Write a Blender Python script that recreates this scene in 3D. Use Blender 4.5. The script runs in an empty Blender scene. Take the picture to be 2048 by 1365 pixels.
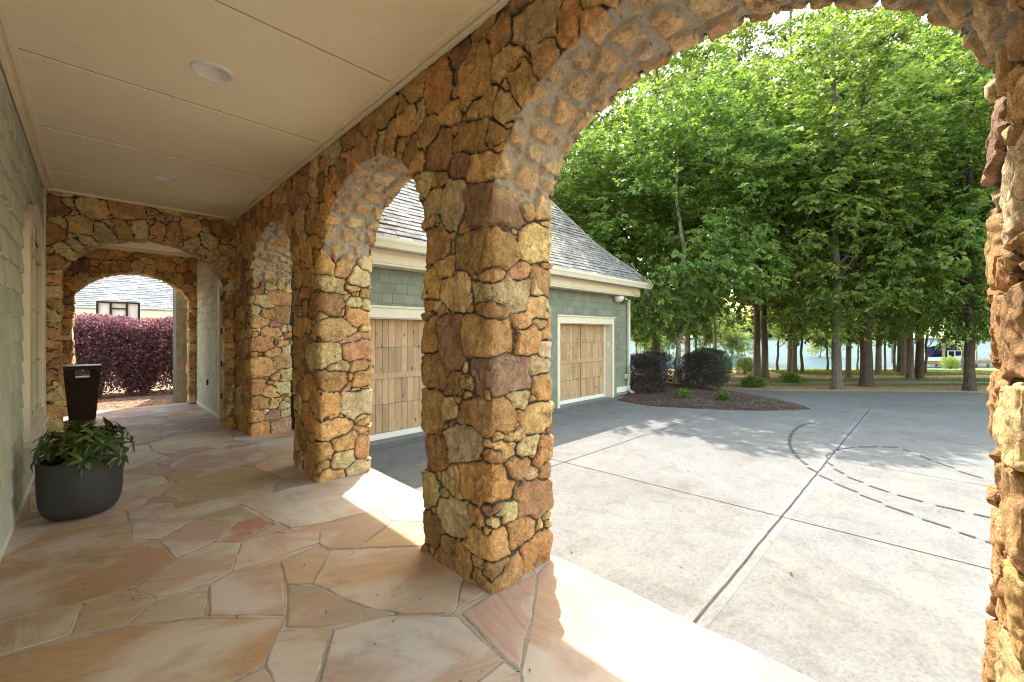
import bpy, bmesh, math, random
import numpy as np
from mathutils import Vector, Matrix

# ------------------------------------------------------------------ camera, light
U = 1.6            # camera height above the porch floor; most plan sizes are multiples of it
F = 838.0          # focal length in photo pixels (2048 wide)
HOR = 668.0        # horizon row in the photo
DROP = 0.3 * U     # the driveway lies this far below the porch
S = 1.3            # so plan distances on the driveway are 1.3 times those read at porch level
R2 = math.sqrt(2.0)
sc = bpy.context.scene
cd = bpy.data.cameras.new('camera'); cam = bpy.data.objects.new('camera', cd)
sc.collection.objects.link(cam); sc.camera = cam
cd.sensor_width = 36; cd.lens = F / 2048 * 36; cd.shift_y = -14.5 / 2048
cd.clip_start = 0.05; cd.clip_end = 3000
cam.location = (0, 0, U); cam.rotation_euler = (math.radians(90), 0, math.radians(-45))

SUN_DIR = Vector((0.49, 0.467, 1.0)).normalized()       # towards the sun
elev = math.asin(SUN_DIR.z)
w = bpy.data.worlds.new('World'); sc.world = w; w.use_nodes = True
nt = w.node_tree; bg = nt.nodes['Background']
sky = nt.nodes.new('ShaderNodeTexSky'); sky.sky_type = 'NISHITA'; sky.sun_disc = False
sky.sun_elevation = elev; sky.sun_rotation = math.atan2(SUN_DIR.x, SUN_DIR.y)
sky.air_density = 2.2; sky.dust_density = 2.0; sky.ozone_density = 1.0
tn = nt.nodes.new('ShaderNodeMix'); tn.data_type = 'RGBA'; tn.blend_type = 'MULTIPLY'; tn.inputs[0].default_value = 1.0; tn.inputs[7].default_value = (1.08, 1.0, 0.90, 1)
nt.links.new(sky.outputs[0], tn.inputs[6]); nt.links.new(tn.outputs[2], bg.inputs[0]); bg.inputs[1].default_value = 0.15
sd = bpy.data.lights.new('sun', 'SUN'); sd.energy = 2.0; sd.angle = math.radians(0.5); sd.color = (1.0, 0.95, 0.86)
so = bpy.data.objects.new('sun', sd); sc.collection.objects.link(so)
so.rotation_euler = SUN_DIR.to_track_quat('Z', 'Y').to_euler(); so.location = (0, 0, 30)
sc.view_settings.view_transform = 'Standard'; sc.view_settings.look = 'None'
sc.view_settings.gamma = 1.0; sc.view_settings.exposure = 2.45
sc.cycles.filter_width = 1.1
sc.cycles.pixel_filter_type = 'BLACKMAN_HARRIS'
sc.cycles.max_bounces = 14; sc.cycles.diffuse_bounces = 12; sc.cycles.transmission_bounces = 6
sc.cycles.sample_clamp_indirect = 10.0
sc.cycles.use_denoising = True

COL = sc.collection

# ------------------------------------------------------------------ helpers
def ground(px, py, z):
    """point at height z that a photo pixel looks at"""
    d = F * (U - z) / (py - HOR); r = (px - 1024.0) / F * d
    return ((d + r) / R2, (d - r) / R2)

def at_depth(px, d, z):
    r = (px - 1024.0) / F * d
    return Vector(((d + r) / R2, (d - r) / R2, z))

def tag(o, label=None, cat=None, group=None, kind=None):
    if label: o['label'] = label
    if cat: o['category'] = cat
    if group: o['group'] = group
    if kind: o['kind'] = kind
    return o

def empty(name, loc=(0, 0, 0), rz=0.0, label=None, cat=None, group=None):
    o = bpy.data.objects.new(name, None); COL.objects.link(o)
    o.location = loc; o.rotation_euler = (0, 0, rz); o.empty_display_size = 0.1
    return tag(o, label, cat, group)

def WM(o):
    m = o.matrix_basis.copy()
    return m if o.parent is None else WM(o.parent) @ o.matrix_parent_inverse @ m

def adopt(o, parent):
    o.parent = parent; o.matrix_parent_inverse = WM(parent).inverted(); return o

def link(name, me, mats, parent=None, smooth=False, world=True):
    o = bpy.data.objects.new(name, me); COL.objects.link(o)
    for m in (mats if isinstance(mats, (list, tuple)) else [mats]): me.materials.append(m)
    if smooth: me.polygons.foreach_set('use_smooth', np.ones(len(me.polygons), dtype=bool))
    if parent is not None:
        o.parent = parent
        if world:
            o.matrix_parent_inverse = WM(parent).inverted()
    return o

def np_mesh(name, V, Q, mi=None):
    """V (n,3) floats, Q (m,k) ints, all faces with k corners"""
    me = bpy.data.meshes.new(name); V = np.asarray(V, dtype=np.float32); Q = np.asarray(Q, dtype=np.int32)
    k = Q.shape[1]; m = len(Q)
    me.vertices.add(len(V)); me.vertices.foreach_set('co', V.ravel())
    me.loops.add(m * k); me.loops.foreach_set('vertex_index', Q.ravel())
    me.polygons.add(m); me.polygons.foreach_set('loop_start', np.arange(0, m * k, k, dtype=np.int32))
    if mi is not None: me.polygons.foreach_set('material_index', np.asarray(mi, dtype=np.int32))
    me.update(calc_edges=True); me.validate(); return me

class MB:
    """collects faces, builds one mesh"""
    def __init__(s): s.v = []; s.f = []; s.m = []; s.c = []
    def face(s, pts, m=0, c=None):
        i = len(s.v); s.v += [tuple(p) for p in pts]; s.f.append(tuple(range(i, i + len(pts)))); s.m.append(m); s.c.append(c)
    def box(s, x0, y0, z0, x1, y1, z1, m=0, c=None):
        P = [(x0,y0,z0),(x1,y0,z0),(x1,y1,z0),(x0,y1,z0),(x0,y0,z1),(x1,y0,z1),(x1,y1,z1),(x0,y1,z1)]
        s.hexa(P, m, c)
    def hexa(s, P, m=0, c=None):
        i = len(s.v); s.v += [tuple(p) for p in P]
        for q in ((0,3,2,1),(4,5,6,7),(0,1,5,4),(1,2,6,5),(2,3,7,6),(3,0,4,7)):
            s.f.append(tuple(i + k for k in q)); s.m.append(m); s.c.append(c)
    def tube(s, pts, rad, n=8, m=0, cap=True, wob=0.0, rnd=random):
        pts = [Vector(p) for p in pts]; rings = []
        up = Vector((0.13, 0.2, 1)).normalized(); i0 = len(s.v); ref = None
        for k, p in enumerate(pts):
            t = (pts[min(k+1, len(pts)-1)] - pts[max(k-1, 0)]).normalized()
            a = t.cross(up if abs(t.dot(up)) < 0.95 else Vector((1, 0, 0))).normalized()
            if ref is not None:
                a = (ref - t * ref.dot(t)).normalized()
            ref = a; b = t.cross(a); r = rad[k] if hasattr(rad, '__len__') else rad
            for j in range(n):
                th = 2 * math.pi * j / n; rr = r * (1 + wob * (rnd.random() - 0.5))
                s.v.append(tuple(p + a * math.cos(th) * rr + b * math.sin(th) * rr))
        for k in range(len(pts) - 1):
            for j in range(n):
                a0 = i0 + k * n + j; a1 = i0 + k * n + (j + 1) % n
                s.f.append((a0, a1, a1 + n, a0 + n)); s.m.append(m); s.c.append(None)
        if cap:
            s.f.append(tuple(i0 + j for j in reversed(range(n)))); s.m.append(m); s.c.append(None)
            e = i0 + (len(pts) - 1) * n
            s.f.append(tuple(e + j for j in range(n))); s.m.append(m); s.c.append(None)
    def lathe(s, prof, cx=0, cy=0, n=32, m=0, sy=1.0):
        i0 = len(s.v)
        for r, z in prof:
            for j in range(n):
                th = 2 * math.pi * j / n; s.v.append((cx + r * math.cos(th), cy + sy * r * math.sin(th), z))
        for k in range(len(prof) - 1):
            for j in range(n):
                a0 = i0 + k * n + j; a1 = i0 + k * n + (j + 1) % n
                s.f.append((a0, a1, a1 + n, a0 + n)); s.m.append(m); s.c.append(None)
    def build(s, name, mats, parent=None, smooth=False, bevel=0.0, rough=0):
        me = bpy.data.meshes.new(name); me.from_pydata(s.v, [], s.f)
        me.polygons.foreach_set('material_index', s.m)
        if any(c is not None for c in s.c):
            at = me.color_attributes.new('Col', 'FLOAT_COLOR', 'CORNER'); buf = []
            for f, c in zip(s.f, s.c):
                cc = (c if c is not None else (0.5, 0.5, 0.5)); buf += [cc[0], cc[1], cc[2], 1.0] * len(f)
            at.data.foreach_set('color', buf)
        me.validate(); me.update()
        o = link(name, me, mats, parent, smooth)
        if bevel:
            b = o.modifiers.new('Bevel', 'BEVEL'); b.width = bevel; b.segments = 2; b.limit_method = 'ANGLE'
        return o

# hash / value noise in numpy
def _h(ix, iy, iz, seed):
    with np.errstate(over='ignore'):
        n = (ix.astype(np.int64) * 374761393 + iy.astype(np.int64) * 668265263 + iz.astype(np.int64) * 2147483647 + seed * 1274126177) & 0xffffffff
        n = ((n ^ (n >> 13)) * 1274126177) & 0xffffffff
        n = ((n ^ (n >> 16)) * 2246822519) & 0xffffffff
        n = n ^ (n >> 15)
    return (n & 0xffffff).astype(np.float32) / 0xffffff
def vnoise(P, seed=0):
    I = np.floor(P); f = P - I; I = I.astype(np.int64); f = f * f * (3 - 2 * f); r = 0
    for dx in (0, 1):
        wx = f[:, 0] if dx else 1 - f[:, 0]
        for dy in (0, 1):
            wy = f[:, 1] if dy else 1 - f[:, 1]
            for dz in (0, 1):
                wz = f[:, 2] if dz else 1 - f[:, 2]
                r = r + wx * wy * wz * _h(I[:, 0] + dx, I[:, 1] + dy, I[:, 2] + dz, seed)
    return r * 2 - 1
def fbm(P, seed=0, oc=3):
    r = 0; a = 1.0; s = 0
    for k in range(oc): r = r + a * vnoise(P * (2.03 ** k) + 17.3 * k, seed + k); s += a; a *= 0.5
    return r / s

# ------------------------------------------------------------------ materials
def mat(name, build, rough=0.8, spec=0.3):
    m = bpy.data.materials.new(name); m.use_nodes = True; t = m.node_tree
    b = t.nodes['Principled BSDF']; b.inputs['Roughness'].default_value = rough
    b.inputs['Specular IOR Level'].default_value = spec
    build(t, b); return m
def N(t, typ, **kw):
    n = t.nodes.new(typ)
    for k, v in kw.items():
        if k.startswith('i_'): n.inputs[k[2:].replace('_', ' ')].default_value = v
        else: setattr(n, k, v)
    return n
def noise(t, scale, detail=4, rough=0.55, vec=None, dist=0.0):
    n = N(t, 'ShaderNodeTexNoise'); n.inputs['Scale'].default_value = scale; n.inputs['Detail'].default_value = detail
    n.inputs['Roughness'].default_value = rough; n.inputs['Distortion'].default_value = dist
    if vec is None: vec = objvec(t)
    t.links.new(vec, n.inputs['Vector']); return n.outputs['Fac']
def objvec(t):
    return N(t, 'ShaderNodeTexCoord').outputs['Object']
def scaled(t, vec, sc_):
    m = N(t, 'ShaderNodeMapping'); m.inputs['Scale'].default_value = sc_; t.links.new(vec, m.inputs['Vector']); return m.outputs[0]
def ramp(t, fac, stops, interp='LINEAR'):
    r = N(t, 'ShaderNodeValToRGB'); cr = r.color_ramp; cr.interpolation = interp
    while len(cr.elements) < len(stops): cr.elements.new(0.5)
    for e, (p, c) in zip(cr.elements, stops):
        e.position = p; e.color = (c[0], c[1], c[2], 1) if hasattr(c, '__len__') else (c, c, c, 1)
    t.links.new(fac, r.inputs[0]); return r.outputs[0]
def mix(t, a, b, fac=0.5, mode='MIX'):
    m = N(t, 'ShaderNodeMix', data_type='RGBA', blend_type=mode)
    for src, i in ((fac, 0), (a, 6), (b, 7)):
        if hasattr(src, 'is_linked'): t.links.new(src, m.inputs[i])
        elif i == 0: m.inputs[0].default_value = src
        else: m.inputs[i].default_value = (src[0], src[1], src[2], 1) if hasattr(src, '__len__') else (src, src, src, 1)
    return m.outputs[2]
def mth(t, op, a, b=0.5, c=0.0):
    m = N(t, 'ShaderNodeMath', operation=op)
    for i, s_ in enumerate((a, b, c)):
        if hasattr(s_, 'is_linked'): t.links.new(s_, m.inputs[i])
        else: m.inputs[i].default_value = s_
    return m.outputs[0]
def bump(t, b, h, strength=0.3, dist=0.01, nrm=None):
    n = N(t, 'ShaderNodeBump'); n.inputs['Strength'].default_value = strength; n.inputs['Distance'].default_value = dist
    t.links.new(h, n.inputs['Height'])
    if nrm is not None: t.links.new(nrm, n.inputs['Normal'])
    t.links.new(n.outputs[0], b.inputs['Normal']); return n.outputs[0]
def attr(t, name, out='Color'):
    return N(t, 'ShaderNodeAttribute', attribute_name=name).outputs[out]
def setc(t, b, c):
    if hasattr(c, 'is_linked'): t.links.new(c, b.inputs['Base Color'])
    else: b.inputs['Base Color'].default_value = (c[0], c[1], c[2], 1)

def paint(name, col, rough=0.55, var=0.08, scale=3.0, bmp=0.05, spec=0.35, grain=120.0):
    def bl(t, b):
        f = ramp(t, noise(t, scale, 5), [(0.3, [c * (1 - var) for c in col]), (0.7, [min(1, c * (1 + var)) for c in col])])
        g = mix(t, f, [c * 0.72 for c in col], mth(t, 'MULTIPLY', ramp(t, noise(t, scale * 5, 6, 0.7), [(0.58, 0), (0.8, 1)]), 0.35))
        setc(t, b, g); bump(t, b, noise(t, grain, 3), bmp, 0.004)
    return mat(name, bl, rough, spec)

def m_stone():
    def bl(t, b):
        c = attr(t, 'Col'); j = attr(t, 'joint', 'Fac'); mc = attr(t, 'Mort')
        v = objvec(t)
        f1 = noise(t, 9, 6, 0.65, v, 0.6); f2 = noise(t, 42, 5, 0.7, v); f3 = noise(t, 3.2, 3, 0.5, v)
        c1 = mix(t, c, ramp(t, f1, [(0.25, 0.62), (0.5, 1.1), (0.75, 1.55)]), 1.0, 'MULTIPLY')
        c2 = mix(t, c1, ramp(t, f2, [(0.3, 0.65), (0.5, 1.1), (0.7, 1.4)]), 0.75, 'MULTIPLY')
        # rusty staining, dark pits and pale scuffs
        c3 = mix(t, c2, (0.40, 0.21, 0.08), mth(t, 'MULTIPLY', ramp(t, noise(t, 6.5, 5, 0.6, v, 1.5), [(0.54, 0), (0.72, 1)]), 0.5))
        c4 = mix(t, c3, (0.05, 0.035, 0.025), mth(t, 'MULTIPLY', ramp(t, noise(t, 15, 7, 0.75, v, 0.8), [(0.62, 0), (0.76, 1)]), 0.45))
        c5 = mix(t, c4, (0.58, 0.47, 0.31), mth(t, 'MULTIPLY', ramp(t, noise(t, 11, 6, 0.7, v, 0.3), [(0.6, 0), (0.76, 1)]), 0.4))
        vc = N(t, 'ShaderNodeTexVoronoi', feature='DISTANCE_TO_EDGE'); vc.inputs['Scale'].default_value = 9.0
        wv = N(t, 'ShaderNodeVectorMath', operation='MULTIPLY_ADD'); nn_ = N(t, 'ShaderNodeTexNoise'); nn_.inputs['Scale'].default_value = 12; nn_.inputs['Detail'].default_value = 5; t.links.new(v, nn_.inputs['Vector'])
        t.links.new(nn_.outputs['Color'], wv.inputs[0]); wv.inputs[1].default_value = (.16, .16, .16); t.links.new(v, wv.inputs[2]); t.links.new(wv.outputs[0], vc.inputs['Vector'])
        crk = mth(t, 'MULTIPLY', ramp(t, vc.outputs['Distance'], [(0.0, 1), (0.035, 0)]), ramp(t, noise(t, 4, 3, 0.5, v), [(0.48, 0), (0.6, 1)]))
        c5 = mix(t, c5, (0.07, 0.045, 0.03), mth(t, 'MULTIPLY', crk, 0.65))
        c5 = mix(t, c5, ramp(t, noise(t, 130, 3, 0.75, v), [(0.33, 0.62), (0.5, 1.0), (0.68, 1.32)]), 0.8, 'MULTIPLY')
        mo = mix(t, mc, ramp(t, f2, [(0.3, 0.8), (0.7, 1.25)]), 0.8, 'MULTIPLY')
        jf = ramp(t, mth(t, 'ADD', j, mth(t, 'MULTIPLY', mth(t, 'SUBTRACT', f2, 0.5), 0.35)), [(0.42, 0), (0.6, 1)])
        setc(t, b, mix(t, c5, mo, jf))
        h = mth(t, 'ADD', mth(t, 'SUBTRACT', mth(t, 'MULTIPLY', noise(t, 22, 7, 0.76, v, 0.5), 1.6), mth(t, 'MULTIPLY', crk, 0.35)), mth(t, 'MULTIPLY', noise(t, 95, 4, 0.7, v), 0.5))
        bump(t, b, h, 1.0, 0.03)
    return mat('fieldstone', bl, 0.86, 0.25)

def m_flag():
    def bl(t, b):
        uv = N(t, 'ShaderNodeUVMap', uv_map='UVMap').outputs[0]; c = attr(t, 'Col')
        sv = scaled(t, uv, (0.35, 1.5, 1.0))
        dn = N(t, 'ShaderNodeTexNoise'); dn.inputs['Scale'].default_value = 1.1; dn.inputs['Detail'].default_value = 2; t.links.new(sv, dn.inputs['Vector'])
        warp = N(t, 'ShaderNodeVectorMath', operation='MULTIPLY_ADD')
        t.links.new(dn.outputs['Color'], warp.inputs[0]); warp.inputs[1].default_value = (1.1, 0.75, 0.5); t.links.new(uv, warp.inputs[2])
        bands = noise(t, 3.0, 6, 0.72, scaled(t, warp.outputs[0], (0.14, 4.6, 1)))
        fine = noise(t, 3.0, 4, 0.7, scaled(t, warp.outputs[0], (0.35, 14.0, 1)))
        big = noise(t, 0.9, 4, 0.6, warp.outputs[0])
        c1 = mix(t, c, ramp(t, bands, [(0.3, (0.72, 0.60, 0.52)), (0.41, (0.97, 0.93, 0.88)), (0.49, (1.05, 1.03, 1.0)), (0.535, (0.86, 0.72, 0.58)), (0.57, (1.04, 1.02, .99)), (0.64, (1.1, 1.08, 1.04)), (0.75, (0.86, 0.82, 0.82))]), 0.62, 'MULTIPLY')
        c2 = mix(t, c1, ramp(t, fine, [(0.35, 0.9), (0.5, 1.0), (0.65, 1.06)]), 0.6, 'MULTIPLY')
        c3 = mix(t, c2, (0.60, 0.30, 0.12), mth(t, 'MULTIPLY', ramp(t, noise(t, 2.2, 6, 0.7, scaled(t, warp.outputs[0], (0.5, 1.9, 1))), [(0.54, 0), (0.66, 1)]), 0.24))
        c4 = mix(t, c3, (0.62, 0.56, 0.48), mth(t, 'MULTIPLY', ramp(t, big, [(0.48, 0), (0.6, 1)]), 0.55))
        c5 = mix(t, c4, (0.17, 0.13, 0.11), mth(t, 'MULTIPLY', ramp(t, noise(t, 1.7, 6, 0.75, uv, 0.4), [(0.60, 0), (0.78, 1)]), 0.6))
        c5 = mix(t, c5, (0.52, 0.33, 0.20), mth(t, 'MULTIPLY', ramp(t, noise(t, 1.3, 7, 0.75, uv, 1.0), [(0.50, 0), (0.68, 1)]), 0.35))
        c5 = mix(t, c5, (0.28, 0.24, 0.22), mth(t, 'MULTIPLY', ramp(t, noise(t, 2.6, 8, 0.8, uv, 0.6), [(0.54, 0), (0.68, 1)]), 0.45))
        c6 = mix(t, c5, 0.9, mth(t, 'MULTIPLY', ramp(t, noise(t, 70, 3, 0.6, uv), [(0.66, 0), (0.75, 1)]), 0.12))
        setc(t, b, c6)
        h = mth(t, 'ADD', mth(t, 'MULTIPLY', bands, 1.0), mth(t, 'ADD', mth(t, 'MULTIPLY', noise(t, 6, 5, 0.6, uv), 1.2), mth(t, 'MULTIPLY', noise(t, 60, 3, 0.6, uv), 0.15)))
        bump(t, b, h, 0.45, 0.008)
        t.links.new(ramp(t, noise(t, 5, 4, 0.6, uv), [(0.3, 0.55), (0.7, 0.75)]), b.inputs['Roughness'])
    return mat('sandstone_flag', bl, 0.5, 0.35)

def m_concrete(name, base, var=0.16):
    def bl(t, b):
        v = objvec(t)
        a = ramp(t, noise(t, 0.55, 7, 0.68, v, 0.3), [(0.3, [x * (1 - var) for x in base]), (0.55, base), (0.75, [x * (1 + var * 0.7) for x in base])])
        a = mix(t, a, ramp(t, noise(t, 2.6, 7, 0.8, v, 0.5), [(0.32, (0.66, 0.62, 0.57)), (0.5, 1.0), (0.7, 1.08)]), 0.7, 'MULTIPLY')
        a = mix(t, a, ramp(t, noise(t, 34, 6, 0.85, v), [(0.33, 0.5), (0.5, 1.0), (0.68, 1.2)]), 0.75, 'MULTIPLY')
        a = mix(t, a, (0.45, 0.32, 0.20), mth(t, 'MULTIPLY', ramp(t, noise(t, 1.3, 6, 0.7, v, 0.9), [(0.55, 0), (0.75, 1)]), 0.25))
        a = mix(t, a, (0.12, 0.11, 0.10), mth(t, 'MULTIPLY', ramp(t, noise(t, 110, 3, 0.7, v), [(0.60, 0), (0.68, 1)]), 0.5))
        setc(t, b, a); bump(t, b, mth(t, 'ADD', noise(t, 80, 5, 0.75, v), mth(t, 'MULTIPLY', noise(t, 9, 4, 0.6, v), 0.6)), 0.35, 0.006)
    return mat(name, bl, 0.85, 0.2)

def m_shingle(name, lo, hi, wear=0.3):
    def bl(t, b):
        v = objvec(t); r = attr(t, 'Col')
        base = mix(t, lo, hi, ramp(t, noise(t, 1.3, 5, 0.6, v), [(0.35, 0), (0.65, 1)]))
        base = mix(t, base, r, 1.0, 'MULTIPLY')
        gr = noise(t, 5, 5, 0.7, scaled(t, v, (9, 9, 0.7)))
        base = mix(t, base, ramp(t, gr, [(0.3, 0.82), (0.5, 1.0), (0.72, 1.08)]), 0.8, 'MULTIPLY')
        base = mix(t, base, (0.33, 0.31, 0.25), mth(t, 'MULTIPLY', ramp(t, noise(t, 2.2, 7, 0.75, v), [(0.55, 0), (0.75, 1)]), wear))
        setc(t, b, base); bump(t, b, gr, 0.5, 0.006)
    return mat(name, bl, 0.75, 0.25)

def m_wood():
    def bl(t, b):
        v = objvec(t); r = attr(t, 'Col')
        gr = noise(t, 4, 7, 0.7, scaled(t, v, (14, 14, 0.8)), 0.6)
        c = ramp(t, gr, [(0.28, (0.27, 0.165, 0.09)), (0.45, (0.46, 0.305, 0.18)), (0.6, (0.56, 0.385, 0.24)), (0.78, (0.40, 0.255, 0.145))])
        c = mix(t, c, r, 1.0, 'MULTIPLY')
        vo = N(t, 'ShaderNodeTexVoronoi'); vo.inputs['Scale'].default_value = 1.0; vo.inputs['Randomness'].default_value = 1.0
        t.links.new(scaled(t, v, (7.5, 7.5, 3.6)), vo.inputs['Vector'])
        c = mix(t, c, (0.10, 0.045, 0.02), ramp(t, vo.outputs['Distance'], [(0.10, 0.85), (0.17, 0.0)]))
        c = mix(t, c, (0.20, 0.13, 0.08), mth(t, 'MULTIPLY', ramp(t, noise(t, 1.8, 5, 0.7, v), [(0.5, 0), (0.75, 1)]), 0.35))
        setc(t, b, c); bump(t, b, gr, 0.35, 0.004)
    return mat('knotty_cedar', bl, 0.62, 0.3)

def m_roof(name, cols):
    def bl(t, b):
        v = objvec(t); r = attr(t, 'Col')
        c = ramp(t, noise(t, 7, 6, 0.8, v), [(0.3, cols[0]), (0.5, cols[1]), (0.72, cols[2])])
        c = mix(t, c, r, 1.0, 'MULTIPLY')
        c = mix(t, c, ramp(t, noise(t, 160, 3, 0.8, v), [(0.35, 0.6), (0.65, 1.35)]), 0.8, 'MULTIPLY')
        setc(t, b, c); bump(t, b, noise(t, 150, 3, 0.8, v), 0.5, 0.004)
    return mat(name, bl, 0.9, 0.2)

def m_leaf(name, cols, trans=0.45, rough=0.42, var=True):
    m = bpy.data.materials.new(name); m.use_nodes = True; t = m.node_tree
    b = t.nodes['Principled BSDF']; out = t.nodes['Material Output']
    b.inputs['Roughness'].default_value = rough; b.inputs['Specular IOR Level'].default_value = 0.5
    info = N(t, 'ShaderNodeObjectInfo').outputs['Random']
    r = attr(t, 'rnd', 'Fac')
    c = ramp(t, r, [(0.0, cols[0]), (0.45, cols[1]), (0.8, cols[2]), (1.0, cols[3])])
    hs = N(t, 'ShaderNodeHueSaturation'); t.links.new(c, hs.inputs['Color'])
    t.links.new(mth(t, 'MULTIPLY_ADD', info, 0.03, 0.487), hs.inputs['Hue'])
    t.links.new(mth(t, 'MULTIPLY_ADD', info, 0.35, 0.82), hs.inputs['Value'])
    c = hs.outputs[0]; setc(t, b, c)
    tr = N(t, 'ShaderNodeBsdfTranslucent'); t.links.new(mix(t, c, (1.7, 1.75, 0.95) if trans > 0.4 else (1.6, 1.2, 1.2), 1.0, 'MULTIPLY'), tr.inputs[0])
    ms = N(t, 'ShaderNodeMixShader'); ms.inputs[0].default_value = trans
    t.links.new(b.outputs[0], ms.inputs[1]); t.links.new(tr.outputs[0], ms.inputs[2]); t.links.new(ms.outputs[0], out.inputs[0])
    return m

def m_bark(name, lo, hi, sx=1.0):
    def bl(t, b):
        v = objvec(t)
        f = noise(t, 5, 7, 0.75, scaled(t, v, (5 * sx, 5 * sx, 0.9)), 0.8)
        c = ramp(t, f, [(0.35, lo), (0.62, hi)])
        c = mix(t, c, [x * 0.4 for x in lo], mth(t, 'MULTIPLY', ramp(t, noise(t, 2.2, 5, 0.7, v), [(0.5, 0), (0.7, 1)]), 0.5))
        setc(t, b, c); bump(t, b, f, 1.0, 0.05)
    return mat(name, bl, 0.9, 0.15)

def m_soil(name, a_, b_, c_, sc_=30.0, bm=0.8):
    def bl(t, b):
        v = objvec(t)
        c = ramp(t, noise(t, sc_, 7, 0.8, v, 0.5), [(0.3, a_), (0.5, b_), (0.72, c_)])
        c = mix(t, c, ramp(t, noise(t, 1.1, 5, 0.6, v), [(0.3, 0.7), (0.7, 1.2)]), 0.8, 'MULTIPLY')
        setc(t, b, c); bump(t, b, noise(t, sc_ * 1.4, 5, 0.8, v), bm, 0.03)
    return mat(name, bl, 0.95, 0.1)

M = {}
M['stone'] = m_stone(); M['flag'] = m_flag()
M['mortar'] = m_concrete('mortar_joint', (0.33, 0.275, 0.21))
M['concrete'] = m_concrete('driveway_concrete', (0.172, 0.168, 0.157))
M['concrete2'] = m_concrete('path_concrete', (0.24, 0.235, 0.225))
M['joint'] = paint('joint_dark', (0.06, 0.05, 0.04), 0.9, 0.4, 8)
M['jointsand'] = paint('joint_filler', (0.05, 0.04, 0.03), 0.95, 0.4, 8)
M['band'] = m_concrete('joint_band', (0.195, 0.19, 0.18))
M['tape'] = paint('dark_marking', (0.055, 0.055, 0.06), 0.85, 0.4, 12)
M['ceil'] = paint('ceiling_cream', (0.87, 0.775, 0.585), 0.6, 0.03, 1.5, 0.03)
M['cream'] = paint('cream_trim', (0.74, 0.68, 0.53), 0.5, 0.05, 4)
M['creamdirty'] = paint('cream_trim_soiled', (0.62, 0.53, 0.38), 0.6, 0.2, 9)
M['white'] = paint('white_trim', (0.78, 0.76, 0.70), 0.45, 0.05, 5)
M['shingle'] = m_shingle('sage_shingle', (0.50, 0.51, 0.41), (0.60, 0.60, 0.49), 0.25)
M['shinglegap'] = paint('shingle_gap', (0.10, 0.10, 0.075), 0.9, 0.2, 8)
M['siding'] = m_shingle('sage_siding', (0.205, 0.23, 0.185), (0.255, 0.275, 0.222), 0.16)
M['wood'] = m_wood()
M['roof'] = m_roof('asphalt_shingle', [(0.12, 0.11, 0.105), (0.24, 0.225, 0.21), (0.37, 0.35, 0.33)])
M['roof2'] = m_roof('pale_asphalt_shingle', [(0.13, 0.13, 0.135), (0.20, 0.20, 0.21), (0.27, 0.27, 0.27)])
M['pot'] = paint('charcoal_resin', (0.042, 0.042, 0.044), 0.5, 0.1, 4, 0.06)
M['black'] = paint('black_metal', (0.015, 0.015, 0.017), 0.4, 0.1, 5)
M['blue'] = paint('navy_canvas', (0.02, 0.03, 0.10), 0.7, 0.2, 5)
M['dockwood'] = paint('dock_wood', (0.30, 0.20, 0.13), 0.8, 0.2, 5)
M['soil'] = m_soil('potting_soil', (0.02, 0.013, 0.01), (0.04, 0.025, 0.018), (0.08, 0.05, 0.035))
M['mulch'] = m_soil('dark_mulch', (0.045, 0.028, 0.02), (0.11, 0.068, 0.05), (0.24, 0.16, 0.12), 26)
M['straw'] = m_soil('pine_straw', (0.15, 0.075, 0.035), (0.36, 0.20, 0.10), (0.60, 0.40, 0.24), 22)
M['seam'] = paint('panel_seam', (0.30, 0.24, 0.16), 0.8, 0.4, 12)
M['grass'] = m_soil('lawn_grass', (0.05, 0.085, 0.018), (0.11, 0.16, 0.04), (0.20, 0.23, 0.08), 35)
M['leaf'] = m_leaf('tree_leaf', [(0.06, 0.095, 0.026), (0.135, 0.19, 0.045), (0.24, 0.31, 0.072), (0.42, 0.48, 0.14)], 0.45, 0.3)
M['leafdark'] = m_leaf('deep_green_leaf', [(0.05, 0.085, 0.025), (0.11, 0.17, 0.042), (0.20, 0.27, 0.066), (0.36, 0.43, 0.13)], 0.45, 0.26)
M['leafyellow'] = m_leaf('yellow_green_leaf', [(0.10, 0.14, 0.035), (0.17, 0.22, 0.06), (0.25, 0.30, 0.085), (0.36, 0.40, 0.14)], 0.5, 0.5)
M['leafpurple'] = m_leaf('purple_leaf', [(0.08, 0.045, 0.055), (0.20, 0.11, 0.14), (0.38, 0.23, 0.27), (0.74, 0.50, 0.54)], 0.36, 0.4)
M['leafplum'] = m_leaf('plum_black_leaf', [(0.022, 0.02, 0.02), (0.05, 0.042, 0.044), (0.09, 0.075, 0.078), (0.18, 0.16, 0.15)], 0.2, 0.35)
M['leafpot'] = m_leaf('glossy_leaf', [(0.03, 0.06, 0.012), (0.055, 0.10, 0.018), (0.10, 0.15, 0.03), (0.19, 0.23, 0.06)], 0.3, 0.28)
M['bark'] = m_bark('grey_bark', (0.085, 0.07, 0.058), (0.24, 0.21, 0.18))
M['barkdark'] = m_bark('dark_bark', (0.05, 0.038, 0.03), (0.15, 0.12, 0.095))
M['barkpale'] = m_bark('pale_bark', (0.22, 0.18, 0.14), (0.50, 0.43, 0.35), 0.5)
M['stem'] = paint('green_stem', (0.10, 0.11, 0.04), 0.6)
def _glass(t, b):
    setc(t, b, (0.30, 0.30, 0.27)); b.inputs['Roughness'].default_value = 0.05; b.inputs['Specular IOR Level'].default_value = 0.8
M['glass'] = mat('window_glass', _glass, 0.05, 0.8)
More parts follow.
